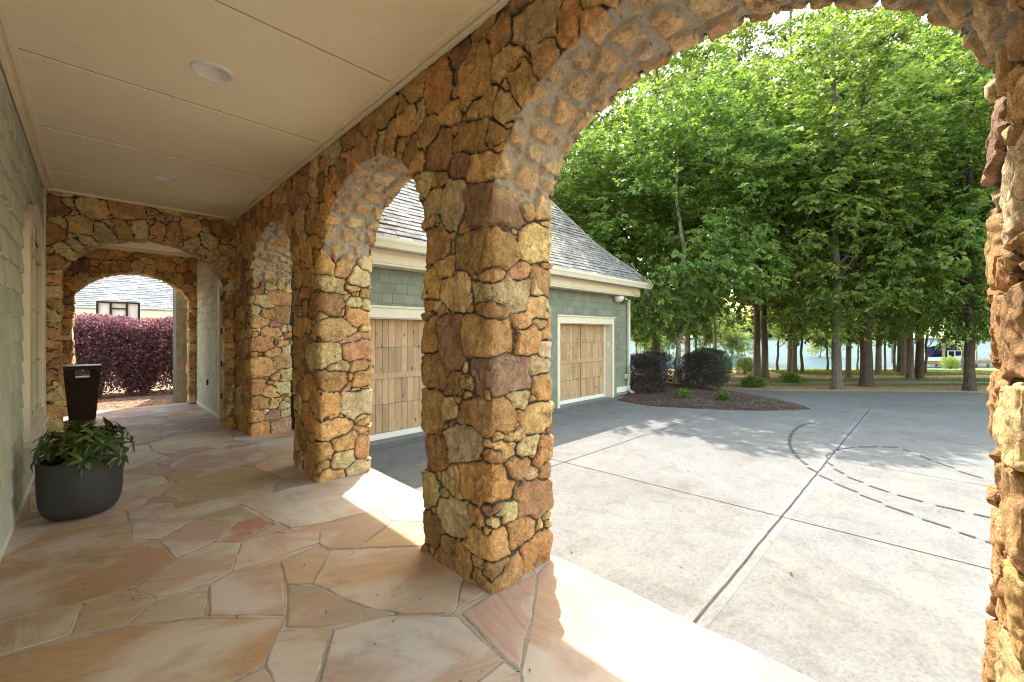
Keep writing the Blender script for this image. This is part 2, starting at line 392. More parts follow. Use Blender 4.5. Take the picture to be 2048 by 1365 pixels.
def _water(t, b):
    v = objvec(t); setc(t, b, (0.05, 0.095, 0.115)); b.inputs['IOR'].default_value = 1.12
    bump(t, b, noise(t, 2.2, 4, 0.6, scaled(t, v, (0.7, 0.7, 1))), 0.7, 0.25)
M['water'] = mat('lake_water', _water, 0.4, 0.12)
def _wicker(t, b):
    v = objvec(t); wv = N(t, 'ShaderNodeTexWave', bands_direction='Z'); wv.inputs['Scale'].default_value = 16; wv.inputs['Distortion'].default_value = 0.6
    t.links.new(v, wv.inputs['Vector'])
    c = ramp(t, wv.outputs['Fac'], [(0.2, (0.018, 0.014, 0.012)), (0.6, (0.07, 0.055, 0.045))])
    setc(t, b, c); bump(t, b, wv.outputs['Fac'], 0.8, 0.01)
M['wicker'] = mat('dark_wicker', _wicker, 0.55, 0.4)
M['recess'] = paint('lamp_white', (0.80, 0.79, 0.76), 0.4, 0.02, 3)

# ------------------------------------------------------------------ fieldstone masonry
PAL_DIM = [((0.43, 0.29, 0.14), 5), ((0.49, 0.34, 0.165), 4), ((0.37, 0.245, 0.125), 4), ((0.31, 0.20, 0.11), 2), ((0.54, 0.41, 0.24), 3),
           ((0.27, 0.18, 0.12), 1.0), ((0.47, 0.285, 0.13), 1.2), ((0.54, 0.43, 0.30), 1.2)]
PAL_MIX = [((0.47, 0.32, 0.16), 4), ((0.54, 0.37, 0.19), 4), ((0.57, 0.43, 0.26), 4), ((0.36, 0.24, 0.18), 0.6), ((0.31, 0.21, 0.165), 0.5),
           ((0.50, 0.30, 0.18), 1.0), ((0.56, 0.44, 0.31), 2), ((0.36, 0.24, 0.13), 2)]

class Stones:
    """set of stone centres: cells of their power diagram are the stones"""
    G = 0.34
    def __init__(s, seed): s.r = np.random.RandomState(seed); s.P = np.zeros((0, 3)); s.R = np.zeros(0); s.SC = np.array([0.92, 0.92, 1.22]); s.A = {}
    def add(s, p, r, ang=None, asp=None):
        if ang is not None: s.A[len(s.P)] = (ang, asp)
        s.P = np.vstack([s.P, p]); s.R = np.append(s.R, r)
    def fill(s, sampler, radii):
        for r, tries, k in radii:
            C = sampler(tries); keepP = [s.P]; keepR = [s.R]; P = s.P; R = s.R
            buf = np.zeros((len(P) + tries, 3)); bufR = np.zeros(len(P) + tries); n = len(P); buf[:n] = P; bufR[:n] = R
            for c in C:
                d = np.sqrt((((buf[:n] - c) * s.SC) ** 2).sum(1))
                if (d > (bufR[:n] + r) * k).all(): buf[n] = c; bufR[n] = r * s.r.uniform(0.88, 1.15); n += 1
            s.P = buf[:n].copy(); s.R = bufR[:n].copy()
    def done(s, pal, pal_jamb=None, jamb=None):
        n = len(s.P); r = s.r
        c = np.array([p[0] for p in pal]); wt = np.array([p[1] for p in pal], float); idx = r.choice(len(c), n, p=wt / wt.sum()); s.C = c[idx]
        if jamb is not None:
            c2 = np.array([p[0] for p in pal_jamb]); w2 = np.array([p[1] for p in pal_jamb], float)
            i2 = r.choice(len(c2), n, p=w2 / w2.sum()); m = jamb(s.P); s.C[m] = c2[i2][m]
        s.C = np.minimum(0.75, s.C * np.array([1.56, 1.36, 1.18])) * r.uniform(0.82, 1.2, (n, 1)) * r.uniform(0.95, 1.05, (n, 3))
        s.off = r.uniform(-0.011, 0.011, n); s.tilt = r.normal(0, 0.08, (n, 3)); s.jw = r.uniform(0.6, 1.3, n)
        ang = r.normal(0, 0.16, n) + np.where(r.rand(n) < 0.12, r.uniform(-.6, .6, n), 0); s.asp = np.stack([r.uniform(.72, 1.05, n), r.uniform(.75, .95, n), r.uniform(.98, 1.4, n)], 1)
        tall = r.rand(n) < 0.2; s.asp[tall] = s.asp[tall][:, [2, 1, 0]]
        for k, (a_, p_) in s.A.items(): ang[k] = a_; s.asp[k] = p_
        s.ca, s.sa = np.cos(ang), np.sin(ang); s.Q = s.P * s.SC; s.b = {}
        K = np.floor(s.Q / s.G).astype(int)
        s.k0 = K.min(0) - 2; s.dim = K.max(0) - s.k0 + 3; cells = {}
        for i, k in enumerate(K): cells.setdefault(tuple(k - s.k0), []).append(i)
        near = {}
        for k in cells:
            for dx in (-1, 0, 1):
                for dy in (-1, 0, 1):
                    for dz in (-1, 0, 1): near.setdefault((k[0] + dx, k[1] + dy, k[2] + dz), []).extend(cells[k])
        s.near = {k: np.array(v) for k, v in near.items()}
    def grad(s, P, k):
        X = P - s.P[k]; ca, sa, asp = s.ca[k], s.sa[k], s.asp[k]
        u = np.stack([(X[:, 0] * ca + X[:, 2] * sa) * asp[:, 0], X[:, 1] * asp[:, 1], (X[:, 2] * ca - X[:, 0] * sa) * asp[:, 2]], 1)
        g = (u / ((u ** 4).sum(1) ** .25 + 1e-6)[:, None]) ** 3 * asp
        return np.stack([g[:, 0] * ca - g[:, 2] * sa, g[:, 1], g[:, 0] * sa + g[:, 2] * ca], 1)
    def query(s, P):
        Q = P * s.SC; K = np.floor(Q / s.G).astype(int) - s.k0
        code = (K[:, 0] * 4096 + K[:, 1]) * 4096 + K[:, 2]; order = np.argsort(code, kind='stable'); cs = code[order]
        i1 = np.zeros(len(P), int); e = np.full(len(P), 0.2)
        st = np.flatnonzero(np.r_[True, cs[1:] != cs[:-1]]); en = np.r_[st[1:], len(cs)]
        W = s.R ** 2
        for a, b in zip(st, en):
            ids = order[a:b]; c = s.near.get(tuple(K[ids[0]]))
            if c is None or len(c) < 2: continue
            X = P[ids][:, None, :] - s.P[c][None]; ca, sa, asp = s.ca[c], s.sa[c], s.asp[c]
            D = (((X[..., 0] * ca + X[..., 2] * sa) * asp[:, 0]) ** 4 + (X[..., 1] * asp[:, 1]) ** 4 + ((X[..., 2] * ca - X[..., 0] * sa) * asp[:, 2]) ** 4) ** 0.25 - s.R[c][None]
            o = np.argmin(D, 1); a_ = np.arange(len(ids)); d1 = D[a_, o]; D[a_, o] = 99; o2 = np.argmin(D, 1); d2 = D[a_, o2]; G = [
                s.grad(P[ids], c[q]) for q in (o, o2)]; e[ids] = (d2 - d1) / np.maximum(np.linalg.norm(G[0] - G[1], axis=1), .35); i1[ids] = c[o]
        return i1, e

def sm(x): x = np.clip(x, 0, 1); return x * x * (3 - 2 * x)

class Wall:
    """wall with arched openings. local axes: s along, t through (0 = near face), z up"""
    def __init__(w, O, sdir, tdir, T, pillars, arches, top, seed, res, pal, pal2, depth=0.027, soff_grey=1.0, z0=0.0):
        w.O = np.array(O, float); w.sd = np.array(sdir, float); w.td = np.array(tdir, float); w.T = T
        w.pillars = pillars; w.arches = arches; w.top = top; w.res = res; w.depth = depth; w.grey = soff_grey; w.z0 = z0
        w.st = Stones(seed); r = w.st.r; w.polys = []
        for (a, b, zs, crown) in arches:
            w.polys.append(w.curve(a, b, zs, crown, 220))
        # stone centres: quoins up the corners, voussoirs round the arches, then random fill
        cor = []
        for (a, b) in pillars:
            for s_, sg in ((a, 1), (b, -1)):
                for t_, tg in ((0, 1), (T, -1)): cor.append((s_, sg, t_, tg, w.spring_at(s_)))
        for (s_, sg, t_, tg, zs) in cor:
            z = z0 - 0.05; k = r.randint(2)
            while z < zs - 0.02:
                h = r.choice([r.uniform(0.19, 0.31), r.uniform(0.10, 0.16)], p=[0.75, 0.25]); zc = z + h / 2; z += h; k += 1
                lo, sh = (r.uniform(0.12, 0.18), r.uniform(0.06, 0.09)); ds, dt = (lo, sh) if k % 2 else (sh, lo)
                w.st.add([s_ + sg * ds, t_ + tg * dt, zc], 0.5 * h + r.uniform(0.0, 0.03), r.normal(0, .06), ((.72, .95, 1.12) if k % 2 else (.95, .72, 1.12)))
        for (a, b, zs, crown), C in zip(arches, w.polys):
            L = np.r_[0, np.cumsum(np.hypot(*np.diff(C, axis=0).T))]; x = 0.02
            c0 = np.array([(a + b) / 2, zs])
            while x < L[-1]:
                hh = r.uniform(0.12, 0.21); xm = x + hh / 2; x += hh
                p = np.array([np.interp(xm, L, C[:, 0]), np.interp(xm, L, C[:, 1])]); q = np.array([np.interp(xm + .01, L, C[:, 0]), np.interp(xm + .01, L, C[:, 1])])
                tt = (q - p) / 0.01; nn = np.array([-tt[1], tt[0]])
                an = math.atan2(tt[1], tt[0])
                for t_ in (0.05, r.uniform(.42, .58) * T, T - 0.05):
                    if 0.1 < t_ < T - .1 and r.rand() < .3: continue
                    o_ = r.uniform(0.11, 0.14) if not 0.1 < t_ < T - .1 else r.uniform(.05, .09); pp = p + nn * o_
                    w.st.add([pp[0], t_, pp[1]], hh * 0.5 + 0.01, an + r.normal(0, .05), (r.uniform(.95, 1.1), .85, r.uniform(.55, .72)))
        smin = min(p[0] for p in pillars); smax = max(p[1] for p in pillars)
        area = (smax - smin) * (top - z0)
        def smp(n):
            out = []
            for _ in range(n):
                u = r.rand()
                if u < 0.62:
                    s_, z_ = r.uniform(smin, smax), r.uniform(z0, top + 0.1)
                    t_ = r.uniform(0.03, 0.08) if r.rand() < 0.6 else T - r.uniform(0.03, 0.08)
                elif u < 0.85:
                    (a, b) = pillars[r.randint(len(pillars))]; s_ = (a + 0.06) if r.rand() < 0.5 else (b - 0.06); z_ = r.uniform(z0, w.spring_at(a)); t_ = r.uniform(0, T)
                else:
                    k = r.randint(len(arches)); C = w.polys[k]; j = r.randint(len(C) - 1); p = C[j]; tt = C[j + 1] - p; tt = tt / (np.hypot(*tt) + 1e-9)
                    s_, z_ = p + np.array([-tt[1], tt[0]]) * 0.05; t_ = r.uniform(0, T)
                out.append((s_, t_, z_))
            A = np.array(out); ok = np.ones(len(A), bool)
            for (a, b, zs, cr), C in zip(arches, w.polys):
                zc = np.interp(A[:, 0], C[:, 0], C[:, 1], left=-9, right=-9)
                ok &= ~((A[:, 0] > a + .0) & (A[:, 0] < b - .0) & (A[:, 2] < zc))
            return A[ok]
        n = int(70 * area)
        w.st.fill(smp, [(0.165, n, 0.84), (0.12, n * 2, 0.80), (0.085, n * 2, 0.78), (0.052, n * 2, 0.80), (0.034, n * 2, 0.84)])
        def jam(P):
            m = np.zeros(len(P), bool)
            for (a, b) in pillars: m |= (P[:, 0] > a - .02) & (P[:, 0] < a + 0.14) & (P[:, 1] > 0.14) & (P[:, 2] < w.spring_at(a) + 0.1)
            return m
        w.st.done(pal, pal2, jam)
    def spring_at(w, s_):
        return min(a[2] for a in w.arches)
    def curve(w, a, b, zs, crown, n):
        c = (a + b) / 2; A = (b - a) / 2; B = crown - zs
        if isinstance(crown, tuple): pass
        if w_seg(A, B):
            R = (A * A + B * B) / (2 * B); ph = math.asin(min(1, A / R)); th = np.linspace(-ph, ph, n)
            return np.stack([c + R * np.sin(th), crown - R + R * np.cos(th)], 1)
        th = np.linspace(0, math.pi, n); return np.stack([c - A * np.cos(th), zs + B * np.sin(th)], 1)
    def patch(w, S_, T_, Z_, nf, typ, curve_n=None):
        """S_,T_,Z_ grids (n,m); nf face normal local (3,), or None for soffit with curve_n grid"""
        sh = S_.shape; P = np.stack([S_.ravel(), T_.ravel(), Z_.ravel()], 1); n = len(P)
        if typ == 'face':
            best = np.full(n, 9.0); CN = np.zeros((n, 2))
            for (a, b) in w.pillars:
                zs = w.spring_at(a)
                for s_, sg in ((a, -1.0), (b, 1.0)):
                    d = np.hypot(P[:, 0] - s_, np.maximum(0, P[:, 2] - zs)); m = (d < best); best[m] = d[m]; CN[m] = (sg, 0)
            for C in w.polys:
                lo, hi = C[0, 0] - .2, C[-1, 0] + .2
                sel = np.flatnonzero((P[:, 0] > lo) & (P[:, 0] < hi) & (P[:, 2] > C[0, 1] - .15))
                if not len(sel): continue
                tt = np.gradient(C, axis=0); tt /= np.hypot(tt[:, 0], tt[:, 1])[:, None]; nn = np.stack([tt[:, 1], -tt[:, 0]], 1)
                for ch in np.array_split(sel, max(1, len(sel) // 20000)):
                    D = np.hypot(P[ch, 0][:, None] - C[None, :, 0], P[ch, 2][:, None] - C[None, :, 1]); j = D.argmin(1); d = D[np.arange(len(ch)), j]
                    m = d <= best[ch] + 1e-6; best[ch[m]] = d[m]; CN[ch[m]] = nn[j[m]]
            wt = np.clip(1 - best / 0.055, 0, 1) ** 1.5
            Nn = np.tile(np.array(nf, float), (n, 1)); Nn[:, 0] += wt * CN[:, 0]; Nn[:, 2] += wt * CN[:, 1]
            sof = np.zeros(n)
        else:
            CN = curve_n.reshape(-1, 2); d = np.minimum(P[:, 1], w.T - P[:, 1]); wt = np.clip(1 - d / 0.055, 0, 1) ** 1.5
            Nn = np.zeros((n, 3)); Nn[:, 0] = CN[:, 0]; Nn[:, 2] = CN[:, 1]
            Nn[:, 1] += wt * np.where(P[:, 1] < w.T / 2, -1.0, 1.0)
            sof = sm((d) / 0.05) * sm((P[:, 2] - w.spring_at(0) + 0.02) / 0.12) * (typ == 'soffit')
        Nn /= np.linalg.norm(Nn, axis=1)[:, None]
        base = P - Nn * (0.022 * wt)[:, None]
        q = P + np.stack([vnoise(P * 6, 3), vnoise(P * 6, 4), vnoise(P * 6, 5)], 1) * 0.016 + np.stack([vnoise(P * 21, 6), vnoise(P * 21, 7), vnoise(P * 21, 8)], 1) * 0.008
        i1, e = w.st.query(q); c = w.st
        e = e + vnoise(P * 34, 11) * 0.004
        wd = 0.015 * (1 - sof) + 0.016 * sof
        jw = (0.0020 * c.jw[i1]) * (1 - sof) + (0.010 + 0.012 * np.clip(vnoise(P * 3.0, 21) + .6, 0, 1)) * sof * w.grey
        prof = 1 - (1 - np.clip((e - jw) / wd, 0, 1)) ** 2.0
        dep = w.depth * (1 - sof) + 0.024 * sof
        loc = P - c.P[i1]
        disp = -dep * (1 - prof) + (c.off[i1] + np.clip((loc * c.tilt[i1]).sum(1), -.013, .013)) * (0.3 + 0.7 * prof) * (1 - 0.6 * sof)
        big = fbm(P * 7 + c.tilt[i1] * 60, 31, 3)
        rid = 1 - np.abs(fbm(P * 11 + c.tilt[i1] * 90, 35, 2)) * 2
        disp += prof * (0.013 * big + 0.012 * rid + 0.006 * fbm(P * 38, 41, 2)) + (1 - prof) * 0.004 * vnoise(P * 50, 44)
        V = base + Nn * disp[:, None]
        jm = 1 - sm((e - jw) / (0.009 + .005 * sof))
        col = c.C[i1]; sf3 = sof[:, None] * 0.45; col = col * (1 - sf3) + np.array([0.80, 0.60, 0.36]) * sf3  # bounced light put into the colour: soffit stones blended towards pale tan
        mort = np.array([0.17, 0.125, 0.08])[None] * (1 - sof[:, None]) + np.array([0.64, 0.55, 0.42])[None] * sof[:, None]  # soffit mortar is flush and pale, lightened further for the bounced light
        # pale mortar shows here and there in the raked joints too
        pm = np.clip(vnoise(P * 2.1, 51) * 1.3 - 0.1, 0, 1)[:, None] * (1 - sof[:, None]) * 0.5
        mort = mort * (1 - pm) + np.array([0.34, 0.30, 0.23]) * pm
        V[:, 2] = np.maximum(V[:, 2], w.z0 - 0.02)
        Wd = w.O[None] + V[:, :1] * w.sd + V[:, 1:2] * w.td; Wd[:, 2] = w.O[2] + V[:, 2]
        idx = np.arange(n).reshape(sh); Qd = np.stack([idx[:-1, :-1], idx[1:, :-1], idx[1:, 1:], idx[:-1, 1:]], -1).reshape(-1, 4)
        # orient
        hand = np.cross(w.sd, w.td)[2]
        Nw = Nn[:, :1] * w.sd + Nn[:, 1:2] * w.td; Nw[:, 2] = Nn[:, 2]
        fn = np.cross(Wd[Qd[:, 1]] - Wd[Qd[:, 0]], Wd[Qd[:, 2]] - Wd[Qd[:, 0]])
        if (fn * Nw[Qd[:, 0]]).sum(1).mean() < 0: Qd = Qd[:, ::-1]
        return Wd, Qd, col, mort, jm
    def finish(w, patches, name, parent):
        V = []; Q = []; C = []; Mo = []; J = []; o = 0
        for p in patches:
            V.append(p[0]); Q.append(p[1] + o); C.append(p[2]); Mo.append(p[3]); J.append(p[4]); o += len(p[0])
        V = np.vstack(V); Q = np.vstack(Q); C = np.vstack(C); Mo = np.vstack(Mo); J = np.concatenate(J)
        key = np.round(V * 4000).astype(np.int64); code = key[:, 0] * 73856093 ^ key[:, 1] * 19349663 ^ key[:, 2] * 83492791
        _, first, inv = np.unique(code, return_index=True, return_inverse=True)
        V = V[first]; C = C[first]; Mo = Mo[first]; J = J[first]; Q = inv.ravel()[Q]
        bad = (Q[:, 0] == Q[:, 1]) | (Q[:, 1] == Q[:, 2]) | (Q[:, 2] == Q[:, 3]) | (Q[:, 3] == Q[:, 0]) | (Q[:, 0] == Q[:, 2]) | (Q[:, 1] == Q[:, 3]); Q = Q[~bad]
        me = np_mesh(name, V, Q); n = len(me.vertices)
        for nm, A in (('Col', C), ('Mort', Mo)):
            at = me.color_attributes.new(nm, 'FLOAT_COLOR', 'POINT'); at.data.foreach_set('color', np.c_[A, np.ones(n)].astype(np.float32).ravel())
        at = me.attributes.new('joint', 'FLOAT', 'POINT'); at.data.foreach_set('value', J.astype(np.float32))
        return link(name, me, M['stone'], parent, True)
    def lin(w, a, b, res): return np.linspace(a, b, max(3, int(abs(b - a) / res) + 1))
    def pillar(w, k, parent, res=None, outer=None):
        a, b = w.pillars[k]; res = res or w.res; zs = w.spring_at(a); z = w.lin(w.z0, zs, res); T = w.T; ps = []
        s_ = w.lin(a, b, res); t_ = w.lin(0, T, res)
        for t0, nf in ((0, (0, -1, 0)), (T, (0, 1, 0))):
            A, B = np.meshgrid(s_, z, indexing='ij'); ps.append(w.patch(A, np.full_like(A, t0), B, nf, 'face'))
        for s0, sg in ((a, -1.0), (b, 1.0)):
            A, B = np.meshgrid(t_, z, indexing='ij'); cn = np.zeros(A.shape + (2,)); cn[..., 0] = sg
            ps.append(w.patch(np.full_like(A, s0), A, B, None, 'jamb', cn))
        return w.finish(ps, 'pillar', parent)
    def band(w, parent, res=None, ranges=None, name='arched_wall'):
        res = res or w.res; ps = []; T = w.T; zs = w.spring_at(0)
        segs = [(a, b, None) for a, b in w.pillars] + [(a, b, (a, b, c, d)) for a, b, c, d in w.arches]
        for a, b, arch in segs:
            rr = ranges(0.5 * (a + b)) if ranges else res
            if arch is None:
                s_ = w.lin(a, b, rr); zb = np.full(len(s_), zs)
            else:
                C = w.curve(*arch, int((b - a) * 1.45 / rr)); s_ = C[:, 0]; zb = C[:, 1]
                tt = np.gradient(C, axis=0); tt[0] = C[1] - C[0]; tt[-1] = C[-1] - C[-2]
                if not w_seg((b - a) / 2, arch[3] - arch[2]): tt[0] = (0, 1); tt[-1] = (0, -1)
                tt /= np.hypot(tt[:, 0], tt[:, 1])[:, None]; nn = np.stack([tt[:, 1], -tt[:, 0]], 1)
                t_ = w.lin(0, T, rr); A, B = np.meshgrid(np.arange(len(s_)), t_, indexing='ij')
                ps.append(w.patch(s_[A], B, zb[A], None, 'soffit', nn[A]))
            nz = max(4, int((w.top - zs) / rr)); v = np.linspace(0, 1, nz) ** 0.93
            for t0, nf in ((0, (0, -1, 0)), (T, (0, 1, 0))):
                A = np.repeat(s_[:, None], nz, 1); B = zb[:, None] + (w.top - zb)[:, None] * v[None]
                ps.append(w.patch(A, np.full_like(A, t0), B, nf, 'face'))
        return w.finish(ps, name, parent)

def w_seg(A, B): return B < A * 0.69 and A * B != 0 and SEG[0]
SEG = [False]

CEIL = 2.223 * U; CEIL2 = 2.12 * U
XI, XO = 1.08 * U, 1.45 * U
SEG[0] = False
pil = [(-0.62, -0.10), (1.19, 1.675), (2.9, 3.45), (4.66, 5.45)]
arc = [(-0.10, 1.19), (1.675, 2.9), (3.45, 4.66)]
arcade = empty('stone_arcade', (XI, 0, 0), 0, 'long tan fieldstone wall of round arches on thick pillars beside the drive', 'arcade wall')
WA = Wall((XI, 0, 0), (0, 1, 0), (1, 0, 0), XO - XI, [(a * U, b * U) for a, b in pil], [(a * U, b * U, 1.5 * U, 1.975 * U) for a, b in arc], CEIL + 0.12, 11, 0.013, PAL_DIM, PAL_MIX)
WA.pillar(0, arcade, 0.0075); WA.pillar(1, arcade, 0.0095); WA.pillar(2, arcade, 0.012); WA.pillar(3, arcade, 0.015)
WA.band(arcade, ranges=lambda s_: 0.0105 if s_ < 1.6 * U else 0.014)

SEG[0] = True
XL = -0.30 * U                      # the house wall on the left
endw = empty('stone_arch_wall', (0, 5.25 * U, 0), 0, 'brown stone cross wall with a broad low arch at the end of the porch, nearer of the two', 'arch wall')
WE = Wall((XL, 5.25 * U, 0), (1, 0, 0), (0, 1, 0), 0.2 * U, [(0.0, 0.107 * U), (1.30 * U, 1.378 * U)], [(0.107 * U, 1.30 * U, 1.545 * U, 1.894 * U)], CEIL + 0.1, 5, 0.02, PAL_MIX, PAL_DIM, 0.03, 0.7)
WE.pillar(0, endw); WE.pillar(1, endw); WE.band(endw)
farw = empty('stone_arch_wall', (0, 7.45 * U, 0), 0, 'dark brown stone cross wall with a low arch framing the purple hedge, farther of the two', 'arch wall')
WF = Wall((XL - 0.2, 7.45 * U, 0), (1, 0, 0), (0, 1, 0), 0.2 * U, [(0.0, 0.2 + 0.13 * U), (0.2 + 1.263 * U, 0.2 + 1.36 * U)], [(0.2 + 0.13 * U, 0.2 + 1.263 * U, 1.47 * U, 1.797 * U)], CEIL2 + 0.1, 8, 0.022, PAL_DIM, PAL_MIX, 0.03, 0.7)
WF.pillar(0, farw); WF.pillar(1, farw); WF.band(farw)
for o_, g_ in ((endw, 'stone cross walls of the porch'), (farw, 'stone cross walls of the porch')): o_['group'] = g_

# ------------------------------------------------------------------ porch floor: sandstone flags
def unproj(poly): return [Vector(ground(x, y, 0.0)) for x, y in poly]
FLAGS = [  # (corners as read on the photo -> real floor positions, tint)
 ([(-60,1146),(0,1118),(88,1074),(182,1054),(258,1047),(264,1078),(314,1083),(349,1120),(262,1177),(163,1205),(0,1245),(-120,1272)], (0.60,0.37,0.17)),
 ([(-130,1280),(0,1250),(26,1242),(25,1304),(0,1312),(-150,1345)], (0.58,0.40,0.22)), ([(29,1241),(163,1208),(140,1270),(28,1302)], (0.62,0.45,0.26)),
 ([(168,1209),(261,1182),(309,1202),(248,1253),(147,1269)], (0.60,0.45,0.27)), ([(316,1203),(375,1187),(410,1187),(407,1233),(259,1251)], (0.64,0.51,0.34)),
 ([(422,1173),(452,1152),(558,1128),(569,1230),(423,1229)], (0.62,0.48,0.36)), ([(271,1177),(353,1122),(478,1089),(462,1142),(418,1168),(315,1195)], (0.66,0.48,0.31)),
 ([(484,1089),(640,1052),(636,1086),(468,1141)], (0.64,0.46,0.34)), ([(268,1051),(384,1041),(318,1079),(267,1077)], (0.60,0.47,0.37)),
 ([(388,1043),(472,1047),(424,1086),(353,1116),(322,1082)], (0.60,0.44,0.31)), ([(477,1045),(518,1036),(545,1047),(474,1084),(431,1084)], (0.58,0.25,0.11)),
 ([(530,1040),(570,1059),(484,1083),(550,1049)], (0.60,0.42,0.33)), ([(476,1012),(512,1034),(457,1043),(390,1038)], (0.55,0.42,0.24)),
 ([(480,1008),(580,977),(733,949),(818,983),(752,1020),(650,1045),(584,1056)], (0.66,0.56,0.42)), ([(824,985),(850,992),(900,1010),(870,1044),(787,1041),(760,1022)], (0.68,0.55,0.38)),
 ([(643,1053),(753,1024),(782,1044),(714,1097),(660,1098),(639,1086)], (0.58,0.46,0.33)), ([(787,1045),(900,1048),(900,1090),(720,1096)], (0.68,0.50,0.27)),
 ([(661,1104),(780,1098),(880,1100),(925,1159),(908,1226),(811,1227),(734,1213),(630,1169)], (0.66,0.50,0.31)), ([(929,1162),(974,1184),(914,1222)], (0.60,0.38,0.18)),
 ([(566,1124),(634,1093),(657,1104),(624,1167),(577,1168)], (0.66,0.50,0.33)), ([(579,1175),(624,1176),(728,1218),(722,1238),(639,1254),(577,1252)], (0.54,0.42,0.32)),
 ([(-200,1368),(0,1318),(248,1259),(412,1240),(567,1238),(543,1290),(527,1328),(465,1363),(300,1450),(-100,1500)], (0.64,0.37,0.15)),
 ([(558,1266),(662,1262),(643,1311),(628,1365),(612,1440),(560,1430),(551,1365),(535,1333)], (0.64,0.44,0.27)), ([(527,1339),(543,1367),(550,1430),(330,1450),(470,1368)], (0.66,0.50,0.33)),
 ([(671,1263),(738,1244),(778,1234),(914,1236),(1004,1322),(952,1364),(885,1440),(622,1440),(644,1365)], (0.58,0.43,0.33)),
 ([(929,1229),(990,1189),(1072,1152),(1063,1230),(1038,1338),(1012,1318)], (0.62,0.42,0.31)), ([(1078,1149),(1120,1110),(1160,1135),(1530,1303),(1548,1480),(1056,1480),(1045,1347),(1068,1230)], (0.58,0.43,0.27)),
 ([(1548,1310),(1660,1365),(1900,1500),(1562,1480)], (0.60,0.42,0.24)), ([(1008,1328),(1038,1351),(1048,1450),(896,1440),(959,1367)], (0.58,0.42,0.30)),
]
EDGE = 1.47 * U
def clip_half(poly, p, n_):
    out = []
    for i in range(len(poly)):
        a, b = poly[i], poly[(i + 1) % len(poly)]; da = (a - p).dot(n_); db = (b - p).dot(n_)
        if da <= 0: out.append(a)
        if (da < 0 < db) or (db < 0 < da): out.append(a + (b - a) * (da / (da - db)))
    return out
def ragged(poly, rng, amp=0.006, step=0.06):
    out = []
    for i in range(len(poly)):
        a, b = poly[i], poly[(i + 1) % len(poly)]; L = (b - a).length; n_ = max(1, int(L / step)); nn = Vector((-(b - a).y, (b - a).x)) / max(L, 1e-6)
        ph = rng.uniform(0, 9)
        for k in range(n_):
            f = k / n_; wv = math.sin(f * 3.1 + ph) * min(L * 0.012, .012) * math.sin(f * math.pi)
            out.append(a + (b - a) * f + nn * ((rng.uniform(-amp, amp) if k else 0) + wv))
    return out
def shrink(poly, d):
    """inset a roughly convex polygon"""
    A = sum(a.x * b.y - b.x * a.y for a, b in zip(poly, poly[1:] + poly[:1])); P = poly if A > 0 else poly[::-1]; out = []
    n_ = len(P)
    for i in range(n_):
        a, b, c = P[i - 1], P[i], P[(i + 1) % n_]; e1 = (b - a).normalized(); e2 = (c - b).normalized()
        n1 = Vector((-e1.y, e1.x)); n2 = Vector((-e2.y, e2.x)); m_ = n1 + n2
        out.append(b + m_ * (d / max(0.35, 1 + n1.dot(n2))))
    return out
class FlagMesh:
    def __init__(s): s.v = []; s.f = []; s.m = []; s.c = []; s.uv = []
    def slab(s, poly, z, th, m_, c, rot, off, uvs=1.0):
        c = (c[0] * .78, c[1] * .68, c[2] * .60)
        A = sum(a.x * b.y - b.x * a.y for a, b in zip(poly, poly[1:] + poly[:1])); poly = poly if A > 0 else poly[::-1]
        n_ = len(poly); i = len(s.v); inn = shrink(poly, 0.007) if th else poly
        cs, sn = math.cos(rot), math.sin(rot)
        def U_(p): return ((p.x * cs - p.y * sn) * uvs + off[0], (p.x * sn + p.y * cs) * uvs + off[1])
        if th:
            for p in poly: s.v.append((p.x, p.y, z - th))
            for p in poly: s.v.append((p.x, p.y, z - 0.003))
            for p in inn: s.v.append((p.x, p.y, z))
            uvp = [U_(p) for p in poly] * 2 + [U_(p) for p in inn]
            for lay in (0, 1):
                for k in range(n_):
                    q = (i + lay * n_ + k, i + lay * n_ + (k + 1) % n_, i + (lay + 1) * n_ + (k + 1) % n_, i + (lay + 1) * n_ + k)
                    s.f.append(q); s.m.append(m_); s.c.append(c); s.uv += [uvp[x - i] for x in q]
            q = tuple(i + 2 * n_ + k for k in range(n_)); s.f.append(q); s.m.append(m_); s.c.append(c); s.uv += [uvp[x - i] for x in q]
        else:
            for p in poly: s.v.append((p.x, p.y, z))
            q = tuple(range(i, i + n_)); s.f.append(q); s.m.append(m_); s.c.append(c); s.uv += [U_(p) for p in poly]
    def build(s, name, mats):
        me = bpy.data.meshes.new(name); me.from_pydata(s.v, [], s.f); me.polygons.foreach_set('material_index', s.m)
        at = me.color_attributes.new('Col', 'FLOAT_COLOR', 'CORNER'); buf = []
        for f, c in zip(s.f, s.c): buf += [c[0], c[1], c[2], 1.0] * len(f)
        at.data.foreach_set('color', buf); uv = me.uv_layers.new(name='UVMap'); uv.data.foreach_set('uv', [x for p in s.uv for x in p])
        return link(name, me, mats)
rng = random.Random(4)
fm = FlagMesh()
traced = [unproj(p) for p, c in FLAGS]
def inside(poly, p):
    r = False
    for a, b in zip(poly, poly[1:] + poly[:1]):
        if (a.y > p.y) != (b.y > p.y) and p.x < (b.x - a.x) * (p.y - a.y) / (b.y - a.y) + a.x: r = not r
    return r
TINT = [(0.64,0.53,0.39),(0.60,0.46,0.35),(0.60,0.45,0.29),(0.56,0.42,0.36),(0.50,0.42,0.38),(0.66,0.57,0.44),(0.58,0.40,0.25),(0.60,0.50,0.34),(0.54,0.40,0.35)]
